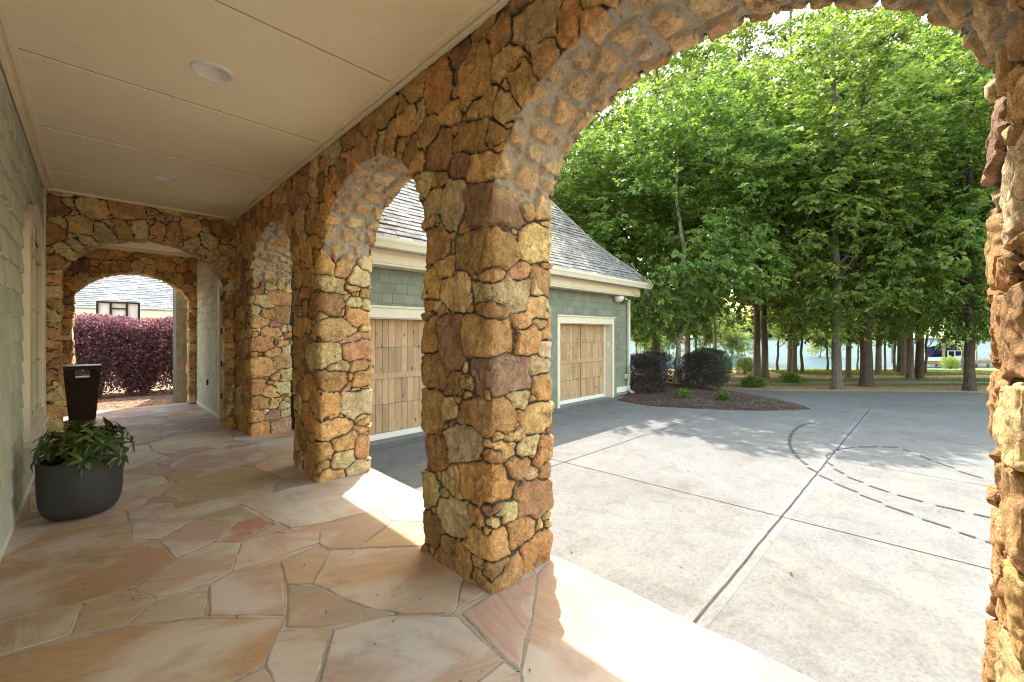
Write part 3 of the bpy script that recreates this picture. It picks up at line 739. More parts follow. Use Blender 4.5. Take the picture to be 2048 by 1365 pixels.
TINTFAR = [(0.46,0.36,0.32),(0.50,0.36,0.31),(0.40,0.33,0.32),(0.54,0.42,0.32),(0.44,0.30,0.27),(0.54,0.40,0.26)]
X0, X1, Y0, Y1 = XL - 0.4, EDGE, -0.75 * U, 7.66 * U
seeds = []
tries = 0
while tries < 9000:
    tries += 1; p = Vector((rng.uniform(X0, X1), rng.uniform(Y0, Y1))); r_ = rng.choice([0.52, 0.42, 0.32, 0.22, 0.17]) if tries > 400 else 0.55
    q = Vector((p.x, p.y))
    if all((((q.x - a.x) * 1.25) ** 2 + ((q.y - a.y) * 0.85) ** 2) ** .5 > (r_ + b) * 0.72 for a, b in seeds): seeds.append((p, r_))
for i, (p, r_) in enumerate(seeds):
    if any(inside(t, p) for t in traced) and min(p.y, 9) < 3.3 * U and False: continue
    poly = [Vector((X0, Y0)), Vector((X1, Y0)), Vector((X1, Y1)), Vector((X0, Y1))]
    for j, (q, rq) in enumerate(seeds):
        if j == i: continue
        D = q - p; L2 = D.length_squared
        if L2 > 6: continue
        f = 0.5 + (r_ * r_ - rq * rq) / (2 * L2); poly = clip_half(poly, p + D * f, D)
        if len(poly) < 3: break
    if len(poly) < 3: continue
    poly = [a for a, b in zip(poly, poly[1:] + poly[:1]) if (a - b).length > 0.02]
    if len(poly) < 3: continue
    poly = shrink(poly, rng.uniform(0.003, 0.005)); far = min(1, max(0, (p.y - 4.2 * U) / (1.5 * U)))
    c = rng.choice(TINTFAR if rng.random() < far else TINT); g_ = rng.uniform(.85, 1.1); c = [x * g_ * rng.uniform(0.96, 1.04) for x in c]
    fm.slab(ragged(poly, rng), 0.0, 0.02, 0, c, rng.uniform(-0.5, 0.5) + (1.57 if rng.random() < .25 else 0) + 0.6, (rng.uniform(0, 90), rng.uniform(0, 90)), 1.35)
rots = [0.5, 1.6, 1.5, 0.6, 0.5, 0.4, 0.55, 1.5, 0.3, 0.3, 0.65, 0.6, 0.6, 1.5, 0.5, 0.2, 0.7, 0.6, 1.1, 1.3, 0.5, 0.62, 0.45, 0.6, 0.5, 1.75, 1.45, 1.2, 0.5]
for ks, (t, (p_, c)) in enumerate(zip(traced, FLAGS)):
    t = [Vector((min(v.x, EDGE), v.y)) for v in t]
    big = shrink(t, -0.014)
    big = [Vector((min(v.x, EDGE), v.y)) for v in big]
    fm.slab(ragged(big, rng, 0.003), 0.0018 + ks * 0.00007, 0.02, 1, (0.4, 0.4, 0.4), 0, (0, 0))
for k, (t, (p_, c)) in enumerate(zip(traced, FLAGS)):
    t = [Vector((min(v.x, EDGE), v.y)) for v in t]
    fm.slab(ragged(shrink(t, -0.006), rng), 0.0048, 0.02, 0, [x * rng.uniform(0.97, 1.03) for x in (lambda g: [g * .32 + v * .68 for v in c])(sum(c) / 3)], rots[k] , (rng.uniform(0, 90), rng.uniform(0, 90)), 1.35)
floor = fm.build('porch_floor', [M['flag'], M['mortar']]); tag(floor, kind='structure')
b = MB(); b.box(X0 - 0.3, Y0, -DROP - 0.3, EDGE - 0.004, Y1, -0.0025)
tag(b.build('porch_base', M['mortar']), kind='structure')
b = MB(); b.box(EDGE - 0.002, Y0, -DROP - .2, EDGE + 0.225, 3.545 * S * U, -DROP / 3); b.box(EDGE + 0.222, Y0, -DROP - .2, EDGE + 0.45, 3.545 * S * U, -2 * DROP / 3)
tag(b.build('steps', M['concrete2'], bevel=0.008), kind='structure')

# ------------------------------------------------------------------ shingled wall builder
def shingles(mb, P0, du, dn, L, z0, z1, rowh, wmin, wmax, drop, rng, thick=0.013, holes=(), top=None):
    """courses of individual shingles on a vertical wall: start P0, along du, outward dn"""
    du = Vector(du); dn = Vector(dn); n_ = int(math.ceil((z1 - z0) / rowh))
    for r_ in range(n_):
        zb = z0 + r_ * rowh; zt = min(zb + rowh + 0.03, z1); x = -rng.uniform(0, wmax)
        while x < L:
            w_ = rng.uniform(wmin, wmax); a, b_ = max(0, x), min(L, x + w_ - 0.004); x += w_
            if b_ - a < 0.01: continue
            if any(h[0] - .0 < b_ and a < h[1] and h[2] < zt and zb < h[3] for h in holes): 
                parts = []
                for h in holes:
                    if h[0] < b_ and a < h[1] and h[2] < zt and zb < h[3]:
                        if a < h[0]: parts.append((a, min(b_, h[0]), zb, zt))
                        if b_ > h[1]: parts.append((max(a, h[1]), b_, zb, zt))
                        if zt > h[3] > zb: parts.append((max(a, h[0]), min(b_, h[1]), h[3], zt))
                        if zb < h[2] < zt: parts.append((max(a, h[0]), min(b_, h[1]), zb, h[2]))
                        break
            else: parts = [(a, b_, zb - rng.uniform(0, drop), zt)]
            g = rng.uniform(0.86, 1.08); c = (g * rng.uniform(.97, 1.03), g, g * rng.uniform(.95, 1.03))
            for (a, b_, zb_, zt_) in parts:
                zb_ = max(zb_, z0)
                if zt_ - zb_ < 0.01: continue
                tb = thick + rng.uniform(0, 0.005); tt = 0.003
                P = []
                for z, t_ in ((zb_, tb), (zt_, tt)):
                    P.append([P0 + du * a + dn * 0 + Vector((0, 0, z)), P0 + du * b_ + Vector((0, 0, z)), P0 + du * b_ + dn * t_ + Vector((0, 0, z)), P0 + du * a + dn * t_ + Vector((0, 0, z))])
                P = P[0] + P[1]
                if du.cross(dn).z < 0: P = [P[k] for k in (3, 2, 1, 0, 7, 6, 5, 4)]
                mb.hexa(P, 0, c)
rs = random.Random(7)
Z = Vector((0, 0, 0))
# ------------------------------------------------------------------ house wall on the left
hw = empty('house_wall', (XL, 3 * U, 0), 0, 'pale sage shingled house wall running down the left side of the porch', 'wall')
b = MB(); b.box(XL - 0.25, -0.7 * U, -0.1, XL - 0.001, 7.45 * U, CEIL + 0.1); b.build('wall_core', M['shinglegap'], hw)
b = MB()
WY0, WY1, WZ0, WZ1 = 3.76 * U, 4.86 * U, 0.36 * U, 1.86 * U
shingles(b, Vector((XL, -0.7 * U, 0)), (0, 1, 0), (1, 0, 0), 8.15 * U, 0.09, CEIL, 0.21, 0.10, 0.27, 0.035, rs, 0.022, [(WY0 + 0.7 * U + .03, WY1 + 0.7 * U - .03, WZ0 + .03, WZ1 - 0.22 * U)])
b.build('shingles', M['shingle'], hw)
b = MB(); b.box(XL, -0.7 * U, -0.01, XL + 0.022, 5.25 * U, 0.10); b.build('baseboard', M['white'], hw, bevel=0.003)
b = MB(); b.box(XL, 5.25 * U - 0.045, 0.1, XL + 0.035, 5.25 * U - 0.004, CEIL); b.build('corner_trim', M['cream'], hw, bevel=0.003)
# arched window
win = empty('window', (XL, (WY0 + WY1) / 2, WZ0), 0); adopt(win, hw)
def arch_ring(y0, y1, z0, zs, z1, wd, x0, x1, n_=26):
    out = []; c = (y0 + y1) / 2; A = (y1 - y0) / 2
    def pts(q):
        P = [(y0 + q, z0 + q), (y0 + q, zs)]; P += [(c - (A - q) * math.cos(math.pi * k / n_), zs + (z1 - zs - q) * math.sin(math.pi * k / n_)) for k in range(1, n_)]
        return P + [(y1 - q, zs), (y1 - q, z0 + q)]
    O_, I_ = pts(0), pts(wd); m = MB(); k = len(O_)
    for i in range(k):
        j = (i + 1) % k
        m.face([(x1, O_[i][0], O_[i][1]), (x1, I_[i][0], I_[i][1]), (x1, I_[j][0], I_[j][1]), (x1, O_[j][0], O_[j][1])])
        m.face([(x0, O_[i][0], O_[i][1]), (x1, O_[i][0], O_[i][1]), (x1, O_[j][0], O_[j][1]), (x0, O_[j][0], O_[j][1])])
        m.face([(x1, I_[i][0], I_[i][1]), (x0, I_[i][0], I_[i][1]), (x0, I_[j][0], I_[j][1]), (x1, I_[j][0], I_[j][1])])
    return m, I_
zs = WZ1 - 0.33 * U
m_, I_ = arch_ring(WY0, WY1, WZ0, zs, WZ1, 0.13, XL + 0.002, XL + 0.060); m_.build('casing', M['cream'], win)
m_, I2 = arch_ring(WY0 + .13, WY1 - .13, WZ0 + .13, zs, WZ1 - .13, 0.055, XL + 0.001, XL + 0.036); m_.build('sash', M['cream'], win)
b = MB(); b.face([(XL + 0.018, p[0], p[1]) for p in I2][::-1]); b.build('pane', M['glass'], win)
b = MB(); yc = (WY0 + WY1) / 2
b.box(XL + 0.016, yc - .02, WZ0 + .15, XL + .034, yc + .02, WZ1 - .15); b.box(XL + 0.016, WY0 + .15, zs - .03, XL + .04, WY1 - .15, zs + .03)
for q in (0.33, 0.66):
    zz = WZ0 + .15 + (zs - WZ0 - .15) * q; b.box(XL + .016, WY0 + .15, zz - .012, XL + .031, yc - .02, zz + .012); b.box(XL + .016, yc + .02, zz - .012, XL + .031, WY1 - .15, zz + .012)
b.build('muntins', M['cream'], win)
b = MB(); b.box(XL + .001, WY0 - .03, WZ0 - .05, XL + .09, WY1 + .03, WZ0 - .002); b.build('sill', M['cream'], win, bevel=0.005)

# ------------------------------------------------------------------ ceilings
cl = empty('porch_ceiling', (0.4 * U, 2 * U, CEIL), 0, 'cream painted panel ceiling with thin battens over the main porch', 'ceiling')
b = MB(); b.box(XL - 0.2, -0.7 * U, CEIL, XI - 0.0, 5.25 * U + 0.1, CEIL + 0.14)
o = b.build('panel', M['ceil'], cl)
b = MB(); BZ = CEIL
xb0, xb1 = -0.24 * U, 1.03 * U
for y in (0.0, 0.94 * U, 1.87 * U, 2.78 * U, 3.71 * U, 4.66 * U): b.box(xb0 + .02, y - 0.022, BZ - 0.014, xb1 - .02, y + 0.022, BZ + .002)
b.box(xb0 - 0.02, -0.7 * U, BZ - 0.016, xb0 + 0.02, 5.2 * U, BZ + .002); b.box(xb1 - 0.02, -0.7 * U, BZ - 0.016, xb1 + 0.02, 5.2 * U, BZ + .002)
b.build('batten', M['ceil'], cl, bevel=0.003)
b = MB()
for y in (0.94 * U, 1.87 * U, 2.78 * U, 3.71 * U, 4.66 * U, 0.0): b.box(xb0 + .02, y - 0.030, BZ - 0.002, xb1 - .02, y - 0.0225, BZ + .001)
b.box(xb1 + .0205, -.7 * U, BZ - .002, xb1 + .027, 5.2 * U, BZ + .001); b.build('panel_seam', M['seam'], cl)
b = MB(); b.box(XI - 0.05, -0.7 * U, BZ - .03, XI - 0.012, 5.22 * U, BZ + .002); b.box(XL + 0.016, -0.7 * U, BZ - .03, XL + 0.05, 5.22 * U, BZ + .002)
b.box(XL + .05, 5.25 * U - 0.05, BZ - .03, XI - 0.05, 5.25 * U - 0.012, BZ + .002); b.build('edge_trim', M['ceil'], cl, bevel=0.004)
cl2 = empty('passage_ceiling', (0.4 * U, 6.5 * U, CEIL2), 0, 'lower cream ceiling seen under the near cross arch, over the far end of the passage', 'ceiling')
b = MB(); b.box(XL - 0.2, 5.45 * U - .02, CEIL2, 1.15 * U, 7.47 * U, CEIL2 + .1); b.build('panel', M['ceil'], cl2)
b = MB(); b.box(XL, 6.2 * U, CEIL2 - .02, 1.06 * U, 6.2 * U + .06, CEIL2 + .002); b.box(XL, 7.38 * U, CEIL2 - .06, 1.06 * U, 7.448 * U, CEIL2 + .002); b.build('batten', M['ceil'], cl2, bevel=0.004)

def downlight(x, y, z, r, label):
    t = empty('recessed_light', (x, y, z), 0, label, 'ceiling light', 'round recessed lights in the porch ceilings')
    b = MB(); b.lathe([(r * .74, z - .001), (r * .78, z - .010), (r * .95, z - .012), (r, z - .004), (r, z + 0.001)], x, y, 40); b.build('trim_ring', M['recess'], t, True)
    b = MB(); b.lathe([(r * .78, z - .008), (r * .70, z + .03), (r * .60, z + .085)], x, y, 40); b.build('reflector', M['recess'], t, True)
    b = MB(); b.lathe([(r * .60, z + .084), (r * .35, z + .06), (0.001, z + .052)], x, y, 40); b.build('bulb', M['recess'], t, True)
# holes in the ceiling panel are cut for the lights
def cut_holes(ob, cs, zc):
    bm = MB()
    for x, y, r in cs: bm.lathe([(0.0001, zc - .3), (r, zc - .3), (r, zc + .125), (0.0001, zc + .125)], x, y, 32)
    me = bpy.data.meshes.new('hole'); me.from_pydata(bm.v, [], bm.f); t = bmesh.new(); t.from_mesh(me); bmesh.ops.remove_doubles(t, verts=t.verts, dist=0.0005); bmesh.ops.recalc_face_normals(t, faces=t.faces); t.to_mesh(me); t.free()
    c = bpy.data.objects.new('hole', me); COL.objects.link(c); md = ob.modifiers.new('Boolean', 'BOOLEAN'); md.object = c; md.operation = 'DIFFERENCE'; md.solver = 'EXACT'
    dg = bpy.context.evaluated_depsgraph_get(); me2 = bpy.data.meshes.new_from_object(ob.evaluated_get(dg)); ob.modifiers.clear(); ob.data = me2
    bpy.data.objects.remove(c)
L1 = (0.399 * U, 2.373 * U); L2 = (0.405 * U, 4.25 * U)
cut_holes(o, [(L1[0], L1[1], .105), (L2[0], L2[1], .105)], CEIL)
downlight(L1[0], L1[1], CEIL, 0.14, 'nearest and largest round recessed light in the cream porch ceiling')
downlight(L2[0], L2[1], CEIL, 0.14, 'second round recessed light in the porch ceiling, near the first stone cross wall')
t3 = (0.376 * U, 6.9 * U)
t = empty('recessed_light', (t3[0], t3[1], CEIL2), 0, 'small recessed light in the lower passage ceiling beyond the near arch', 'ceiling light', 'round recessed lights in the porch ceilings')
b = MB(); b.lathe([(.0001, CEIL2 - .004), (.09, CEIL2 - .006), (.125, CEIL2 - .012), (.14, CEIL2 - .004), (.14, CEIL2 + .001)], t3[0], t3[1], 32); b.build('trim_ring', M['recess'], t, True)

# ------------------------------------------------------------------ roof over the porch (eave out over the drive)
b = MB(); ez = 2.76 * U; ex = 2.40 * U; y1 = 7.3 * U
def rz_(x): return ez + (ex - x) * 0.22
for xa, xb, ya in ((1.47 * U, ex, 1.55 * U), (-2.6 * U, 1.47 * U - .002, -0.72 * U)):  # unseen overhang starts late so sun hits the near floor and bounces inside
    b.hexa([(xb, ya, rz_(xb) - .12), (xb, y1, rz_(xb) - .12), (xa, y1, rz_(xa) - .12), (xa, ya, rz_(xa) - .12), (xb, ya, rz_(xb)), (xb, y1, rz_(xb)), (xa, y1, rz_(xa)), (xa, ya, rz_(xa))])
prf = empty('porch_roof', (0, 2 * U, ez), 0, 'sloping roof over the porch with its eave out over the drive, casting the straight shadow edge on the flags', 'roof')
b.build('roof_slab', M['roof'], prf)
b = MB(); b.box(XI + .06, -0.7 * U, CEIL + .1, ex - .02, 7.3 * U, CEIL + .13) if False else b.box(XI + .08, -0.7 * U, CEIL + .08, XO - .08, 7.3 * U, rz_(XO) - .13)
b.build('upper_wall', M['siding'], prf)

# ------------------------------------------------------------------ passage beyond the first cross wall
pw = empty('passage_wall', (1.06 * U, 6.4 * U, 0), 0, 'weathered grey green shingled wall with a door on the right of the far passage', 'wall')
PX = 1.06 * U
b = MB(); b.box(PX + .002, 5.46 * U, -.1, PX + .2, 7.44 * U, CEIL2 + .1); b.build('wall_core', M['shinglegap'], pw)
b = MB(); shingles(b, Vector((PX, 5.46 * U, 0)), (0, 1, 0), (-1, 0, 0), 1.98 * U, 0.06, CEIL2, 0.165, 0.10, 0.19, 0.010, rs, 0.018, [(0, 0.45 * U, 0, 1.62 * U)]); b.build('shingles', M['shingle'], pw)
b = MB(); b.box(PX - .022, 5.91 * U, -.01, PX, 7.44 * U, 0.075); b.build('baseboard', M['white'], pw, bevel=.003)
b = MB(); b.box(PX - .05, 5.80 * U, 0, PX, 5.91 * U, 1.62 * U); b.box(PX - .05, 5.46 * U, 1.53 * U, PX, 5.80 * U, 1.62 * U); b.build('door_casing', M['cream'], pw, bevel=.004)
dr = MB(); dr.box(PX - .01, 5.46 * U, 0.02, PX + .0, 5.80 * U, 1.53 * U); dob = dr.build('door', M['white'], pw)
hb = MB()
for zz in (0.25, 0.62, 1.0, 1.38): hb.box(PX - .03, 5.765 * U, zz * U, PX - .011, 5.80 * U - .002, zz * U + .1)
hb.build('hinge', M['black'], dob)
b = MB(); b.box(PX - .045, 6.57 * U, .34 * U, PX - .014, 6.57 * U + .08, .34 * U + .11); b.build('outlet_box', M['pot'], pw, bevel=.004)
rt = empty('shingled_return_wall', (1.4 * U, 7.85 * U, 0), 0, 'pale sunlit shingled wall return just outside the far cross arch, right of the hedge', 'wall')
b = MB(); b.box(0.863 * U, 7.86 * U, -.2, 1.9 * U, 8.2 * U, 3.1); b.build('wall_core', M['shinglegap'], rt)
b = MB(); shingles(b, Vector((0.863 * U, 7.86 * U, 0)), (1, 0, 0), (0, -1, 0), 1.0 * U, -.1, 3.1, 0.165, 0.10, 0.19, 0.010, rs, 0.018); b.build('shingles', M['shingle'], rt)

# ------------------------------------------------------------------ planter with its plant
px_, py_ = -0.045 * U, 3.36 * U
pt = empty('planter', (px_, py_, 0.006), 0, 'matte charcoal round bottomed planter standing on the flags by the left wall', 'planter')
PR = 0.172 * U; PH = 0.312 * U; n0 = 0.006
prof = [(0.001, n0), (PR * .62, n0), (PR * .76, n0 + .012), (PR * .88, n0 + .05), (PR * .955, n0 + .11), (PR * .985, n0 + .19), (PR, n0 + .32), (PR, PH - .006), (PR * .985, PH), (PR * .94, PH), (PR * .92, PH - .01), (PR * .90, PH - .07)]
b = MB(); b.lathe(prof, px_, py_, 72); b.build('pot', M['pot'], pt, True)
b = MB(); rr = random.Random(3)
ring = [(0.0001, PH - .045), (PR * .3, PH - .03), (PR * .6, PH - .045), (PR * .91, PH - .062)]; b.lathe(ring, px_, py_, 40)
b.v = [(x, y, z + rr.uniform(-.012, .012)) for x, y, z in b.v]; b.build('soil', M['soil'], pt)

def leaf_strip(mb, rn, base, d, n_, L, Wd, droop, seg=5, fold=0.25):
    """lanceolate curved leaf: base point, direction, up normal"""
    d = d.normalized(); side = d.cross(n_).normalized(); up = side.cross(d).normalized(); p = base.copy(); i0 = len(mb['v']); r_ = rn.random()
    for k in range(seg + 1):
        f = k / seg; wd = Wd * (math.sin(math.pi * min(1, f * 0.93 + 0.05)) ** 0.8) * (1 - 0.25 * f) * 0.5 if k < seg else 0.0005
        mb['v'] += [tuple(p - side * wd + up * wd * fold), tuple(p), tuple(p + side * wd + up * wd * fold)]
        ang = droop / seg; d2 = (d * math.cos(ang) - up * math.sin(ang)).normalized(); p = p + d2 * (L / seg); up = side.cross(d2).normalized(); d = d2
    for k in range(seg):
        a = i0 + k * 3; mb['f'] += [(a, a + 1, a + 4, a + 3), (a + 1, a + 2, a + 5, a + 4)]; mb['r'] += [r_, r_]
def build_leaves(name, mb, m, parent):
    me = np_mesh(name, np.array(mb['v']), np.array(mb['f'])); at = me.attributes.new('rnd', 'FLOAT', 'FACE'); at.data.foreach_set('value', np.array(mb['r'], dtype=np.float32))
    return link(name, me, m, parent, True)
pl = empty('potted_shrub', (px_, py_, PH - .04), 0, 'low glossy green shrub with whorls of long drooping leaves growing in the charcoal planter', 'shrub')
mb = dict(v=[], f=[], r=[]); st = MB(); rr = random.Random(21)
for k in range(32):
    a = rr.uniform(0, 2 * math.pi); rb = rr.uniform(0, .10); hgt = rr.uniform(.0, .21) ; out = rr.uniform(.08, .35) if hgt < .15 else rr.uniform(.02, .26)
    if k % 9 == 0: hgt = .17 + rr.uniform(0, .07); out = rr.uniform(.1, .3)
    p0 = Vector((px_ + rb * math.cos(a), py_ + rb * math.sin(a), PH - .05)); p1 = p0 + Vector((math.cos(a) * out * .5, math.sin(a) * out * .5, hgt * .75 + .03)); p2 = p0 + Vector((math.cos(a) * out, math.sin(a) * out, hgt + .05))
    st.tube([p0, p1, p2], [.005, .004, .003], 6)
    ax = (p2 - p1).normalized(); 
    for whorl, (pp, nl) in enumerate(((p2, 9), (p1.lerp(p2, .55), 5), (p1, 3))):
        for q in range(nl):
            th = 2 * math.pi * q / nl + rr.uniform(-.35, .35); s1 = ax.cross(Vector((.3, .2, 1))).normalized(); s2 = ax.cross(s1)
            dd = (s1 * math.cos(th) + s2 * math.sin(th)) * 1.0 + ax * rr.uniform(.15, .7) + Vector((0, 0, .1))
            leaf_strip(mb, rr, pp, dd, (ax + Vector((0, 0, .5))).normalized(), rr.uniform(.095, .16), rr.uniform(.028, .042), rr.uniform(.4, 1.3))
st.build('stems', M['stem'], pl); build_leaves('foliage', mb, M['leafpot'], pl)

# ------------------------------------------------------------------ tall wicker bin
bx0, by0 = -0.085 * U, 6.98 * U
bn = empty('waste_bin', (bx0, by0, 0), 0, 'tall dark woven waste bin tapering downward with a cut-out collar, beside the far stone arch', 'bin')
def frust(mb, cx, cy, z0, z1, h0, h1, cap=True):
    P = [(cx - h0, cy - h0, z0), (cx + h0, cy - h0, z0), (cx + h0, cy + h0, z0), (cx - h0, cy + h0, z0), (cx - h1, cy - h1, z1), (cx + h1, cy - h1, z1), (cx + h1, cy + h1, z1), (cx - h1, cy + h1, z1)]; mb.hexa(P)
zt = 0.635 * U
b = MB(); frust(b, bx0, by0, 0.02, zt * .78, .175, .232); b.build('body', M['wicker'], bn, bevel=.008)
for sx, sy in ((-1, -1), (1, -1), (1, 1), (-1, 1)):
    b = MB(); frust(b, bx0 + sx * .165, by0 + sy * .165, zt * .7805, zt * .9295, .068, .073); b.build('collar_post', M['wicker'], bn)
b = MB(); b.box(bx0 - .242, by0 - .242, zt * .93, bx0 + .242, by0 + .242, zt * .975); b.box(bx0 - .25, by0 - .25, zt * .975, bx0 + .25, by0 + .25, zt); b.build('lid', M['pot'], bn, bevel=.006)

# ------------------------------------------------------------------ garage
K = S * U
def gx(v): return v * K
ZB = -DROP
def gz(h): return U + h * K          # height given relative to the camera
gar = empty('garage', (5 * K, 3.7 * K, ZB), 0, 'sage green garage with cedar doors, cream cornice and steep grey shingle roof across the drive', 'garage')
GY = 3.548 * K; GR = gx(6.255); GL = gx(1.52)
D1 = (gx(1.667), gx(3.8)); D2 = (gx(4.445), gx(5.75)); DT = gz(0.147); GT = gz(0.60); REC = 0.13 * K
b = MB(); GB = GY + 4.6
for x0, x1 in ((GL, D1[0]), (D1[1], D2[0]), (D2[1], GR)): b.box(x0, GY + .004, ZB - .3, x1, GY + .30, DT)
b.box(GL, GY + .004, DT, GR, GY + .30, GT + .1)
b.box(GL, GY + .30, ZB - .3, GL + .2, GB, GT + .1); b.box(GR - .2, GY + .30, ZB - .3, GR, GB, GT + .1); b.box(GL + .2, GB - .2, ZB - .3, GR - .2, GB, GT + .1)
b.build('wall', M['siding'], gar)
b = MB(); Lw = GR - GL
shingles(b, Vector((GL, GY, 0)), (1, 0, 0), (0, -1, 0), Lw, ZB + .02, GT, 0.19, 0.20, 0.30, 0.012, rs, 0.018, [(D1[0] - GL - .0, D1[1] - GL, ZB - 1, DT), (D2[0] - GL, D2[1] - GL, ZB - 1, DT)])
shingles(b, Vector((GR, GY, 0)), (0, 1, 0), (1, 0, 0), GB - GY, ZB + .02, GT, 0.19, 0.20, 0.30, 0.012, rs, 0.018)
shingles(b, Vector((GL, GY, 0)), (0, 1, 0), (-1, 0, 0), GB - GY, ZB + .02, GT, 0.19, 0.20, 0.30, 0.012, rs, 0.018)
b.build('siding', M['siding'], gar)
b = MB(); b.box(D2[1] + .3, GY - .03, ZB + .12, GR + .02, GY, ZB + .30); b.build('water_table', M['white'], gar, bevel=.004)
def gdoor(x0, x1, ncol):
    t = empty('garage_door', ((x0 + x1) / 2, GY + REC, ZB)); adopt(t, gar)
    yf = GY + REC; b = MB(); bt = ZB + 0.13; H = DT - bt - .02; rr = random.Random(int(x0 * 10))
    n_ = int((x1 - x0) / 0.135); pw_ = (x1 - x0) / n_
    rows = [0, .25, .5, .75, 1.0]
    for r_ in range(4):
        for c in range(n_):
            g = rr.uniform(0.82, 1.15); cc = (g, g * rr.uniform(.96, 1.03), g * rr.uniform(.9, 1.05))
            z0_ = bt + H * rows[r_] + .004; z1_ = bt + H * rows[r_ + 1] - .004
            b.box(x0 + c * pw_ + .004, yf - .02 - rr.uniform(0, .003), z0_, x0 + (c + 1) * pw_ - .004, yf + .01, z1_, 0, cc)
    b.build('planks', M['wood'], t)
    b = MB(); b.box(x0, yf + .01, bt - .02, x1, yf + .04, DT); b.build('backing', M['joint'], t)
    b = MB(); zc = bt + H * .5; b.box(x0, yf - .045, zc - .055, x1, yf - .0235, zc + .055, 0, (1.05, 1.02, 1)); 
    b.build('mid_rail', M['wood'], t, bevel=.003)
    if ncol:
        b = MB(); xc = (x0 + x1) / 2; b.box(xc - .008, yf - .028, bt, xc + .008, yf - .0235, zc - .056, 0, (1, 1, 1)); b.box(xc - .008, yf - .028, zc + .056, xc + .008, yf - .0235, bt + H, 0, (1, 1, 1)); b.build('center_seam', M['joint'], t)
    b = MB(); b.box(x0 + .01, yf - .04, ZB + .012, x1 - .01, yf + .03, bt - .005); b.build('bottom_rail', M['white'], t, bevel=.004)
    b = MB(); jt = .02
    b.box(x0 - .0, GY - .002, ZB, x0 + jt, yf + .03, DT); b.box(x1 - jt, GY - .002, ZB, x1, yf + .03, DT); b.box(x0 + jt, GY - .002, DT - jt, x1 - jt, yf + .03, DT); b.build('jamb', M['creamdirty'] if False else M['cream'], t)
    st_ = .05
    b = MB(); b.box(x1 - jt - st_, yf - .05, ZB + .01, x1 - jt, yf - .022, DT - jt); b.build('door_stop', M['white'], t)
    b = MB(); b.box(x0 + jt, yf - .05, ZB + .01, x0 + jt + st_, yf - .022, DT - jt); b.build('door_stop', M['white'], t)
    cw = .115; b = MB()
    b.box(x0 - cw, GY - .045, ZB, x0, GY - .003, DT); b.box(x1, GY - .045, ZB, x1 + cw, GY - .003, DT); ct = gz(0.237)
    b.box(x0 - cw, GY - .045, DT, x1 + cw, GY - .003, ct); b.box(x0 - cw - .035, GY - .075, ct, x1 + cw + .035, GY - .003, ct + .04); b.build('casing', M['cream'], t, bevel=.004)
    b = MB(); b.box(x0 - .3, GY - .02, ZB - .02, x1 + .3, GY + REC + .3, ZB + .008); b.build('threshold', M['concrete2'], t)
    return t
gdoor(D1[0], D1[1], False); gdoor(D2[0], D2[1], True)
b = MB(); b.box(D2[1] - .045, GY + .08, gz(-.21), D2[1] - .0205, GY + .15, gz(-.135)); b.build('keypad', M['recess'], gar, bevel=.006)
# cornice, gutter
EY = 3.20 * K; EX = gx(6.43); CY = 3.375 * K; CX = gx(6.33); g0, g1 = gz(0.725), gz(0.805)
b = MB(); b.box(GL - .3, CY, gz(.60), CX, GY - .016, gz(.735)); b.box(GR + .016, CY, gz(.60), CX, GB, gz(.735)) if False else None
b.box(GL - .3, CY - .02, gz(.62), CX + .012, CY - .001, gz(.70))
b.build('cornice', M['cream'], gar, bevel=.006)
b = MB(); b.box(GL - .3, EY + .06, gz(.737), EX - .02, GY + .3, gz(.76)); b.build('soffit', M['creamdirty'], gar)
b = MB()   # ogee gutter profile extruded along the eave
prof = [(0.13, -0.005), (0.13, g0 - g1), (0.05, g0 - g1), (0.02, (g0 - g1) * .55), (-.005, (g0 - g1) * .3), (-.01, 0.0), (0.012, 0.0), (0.02, -.03), (.11, -.03)]
i0 = len(b.v)
for x in (GL - .35, EX + .05):
    for q, z in prof: b.v.append((x, EY + q, g1 + z))
n_ = len(prof)
for k in range(n_ - 1): b.f.append((k, k + 1, n_ + k + 1, n_ + k)); b.m.append(0); b.c.append(None)
b.f.append(tuple(range(n_))); b.m.append(0); b.c.append(None); b.f.append(tuple(range(2 * n_ - 1, n_ - 1, -1))); b.m.append(0); b.c.append(None)
b.build('gutter', M['creamdirty'] if False else M['cream'], gar)
b = MB(); dx = GR - .055; dy = GY - .075
b.box(dx - .045, dy - .035, ZB + .28, dx + .045, dy + .035, gz(.605)); b.build('downspout', M['white'], gar, bevel=.008)
b = MB(); b.tube([(dx, dy, ZB + .30), (dx, dy, ZB + .2), (dx + .06, dy - .03, ZB + .1), (dx + .2, dy - .07, ZB + .05)], [.045, .05, .055, .06], 10); b.build('drain_elbow', M['white'], gar, True)
b = MB(); b.box(dx - .2, GY - .07, ZB + .55, dx - .08, GY - .016, ZB + .72); b.build('outlet_cover', M['creamdirty'], gar, bevel=.006)
lt = empty('security_light', (gx(5.83), GY - .12, gz(.56))); adopt(lt, gar)
lx = gx(5.86); b = MB(); b.lathe([(.0001, gz(.50)), (.10, gz(.505)), (.15, gz(.535)), (.17, gz(.565)), (.165, gz(.59)), (.11, gz(.598)), (.0001, gz(.598))], lx, GY - .14, 24); b.build('housing', M['recess'], lt, True)
b = MB(); b.tube([(gx(6.05), GY - .12, gz(.60)), (gx(6.05), GY - .13, gz(.57)), (gx(6.03), GY - .22, gz(.55))], [.02, .022, .035], 10); b.build('camera', M['recess'], lt, True)
# soffit light over the cornice near the first door
b = MB(); b.lathe([(.0001, gz(.597)), (.07, gz(.596)), (.085, gz(.6))], gx(2.05), CY + .12, 20); b.build('soffit_light', M['recess'], gar, True)
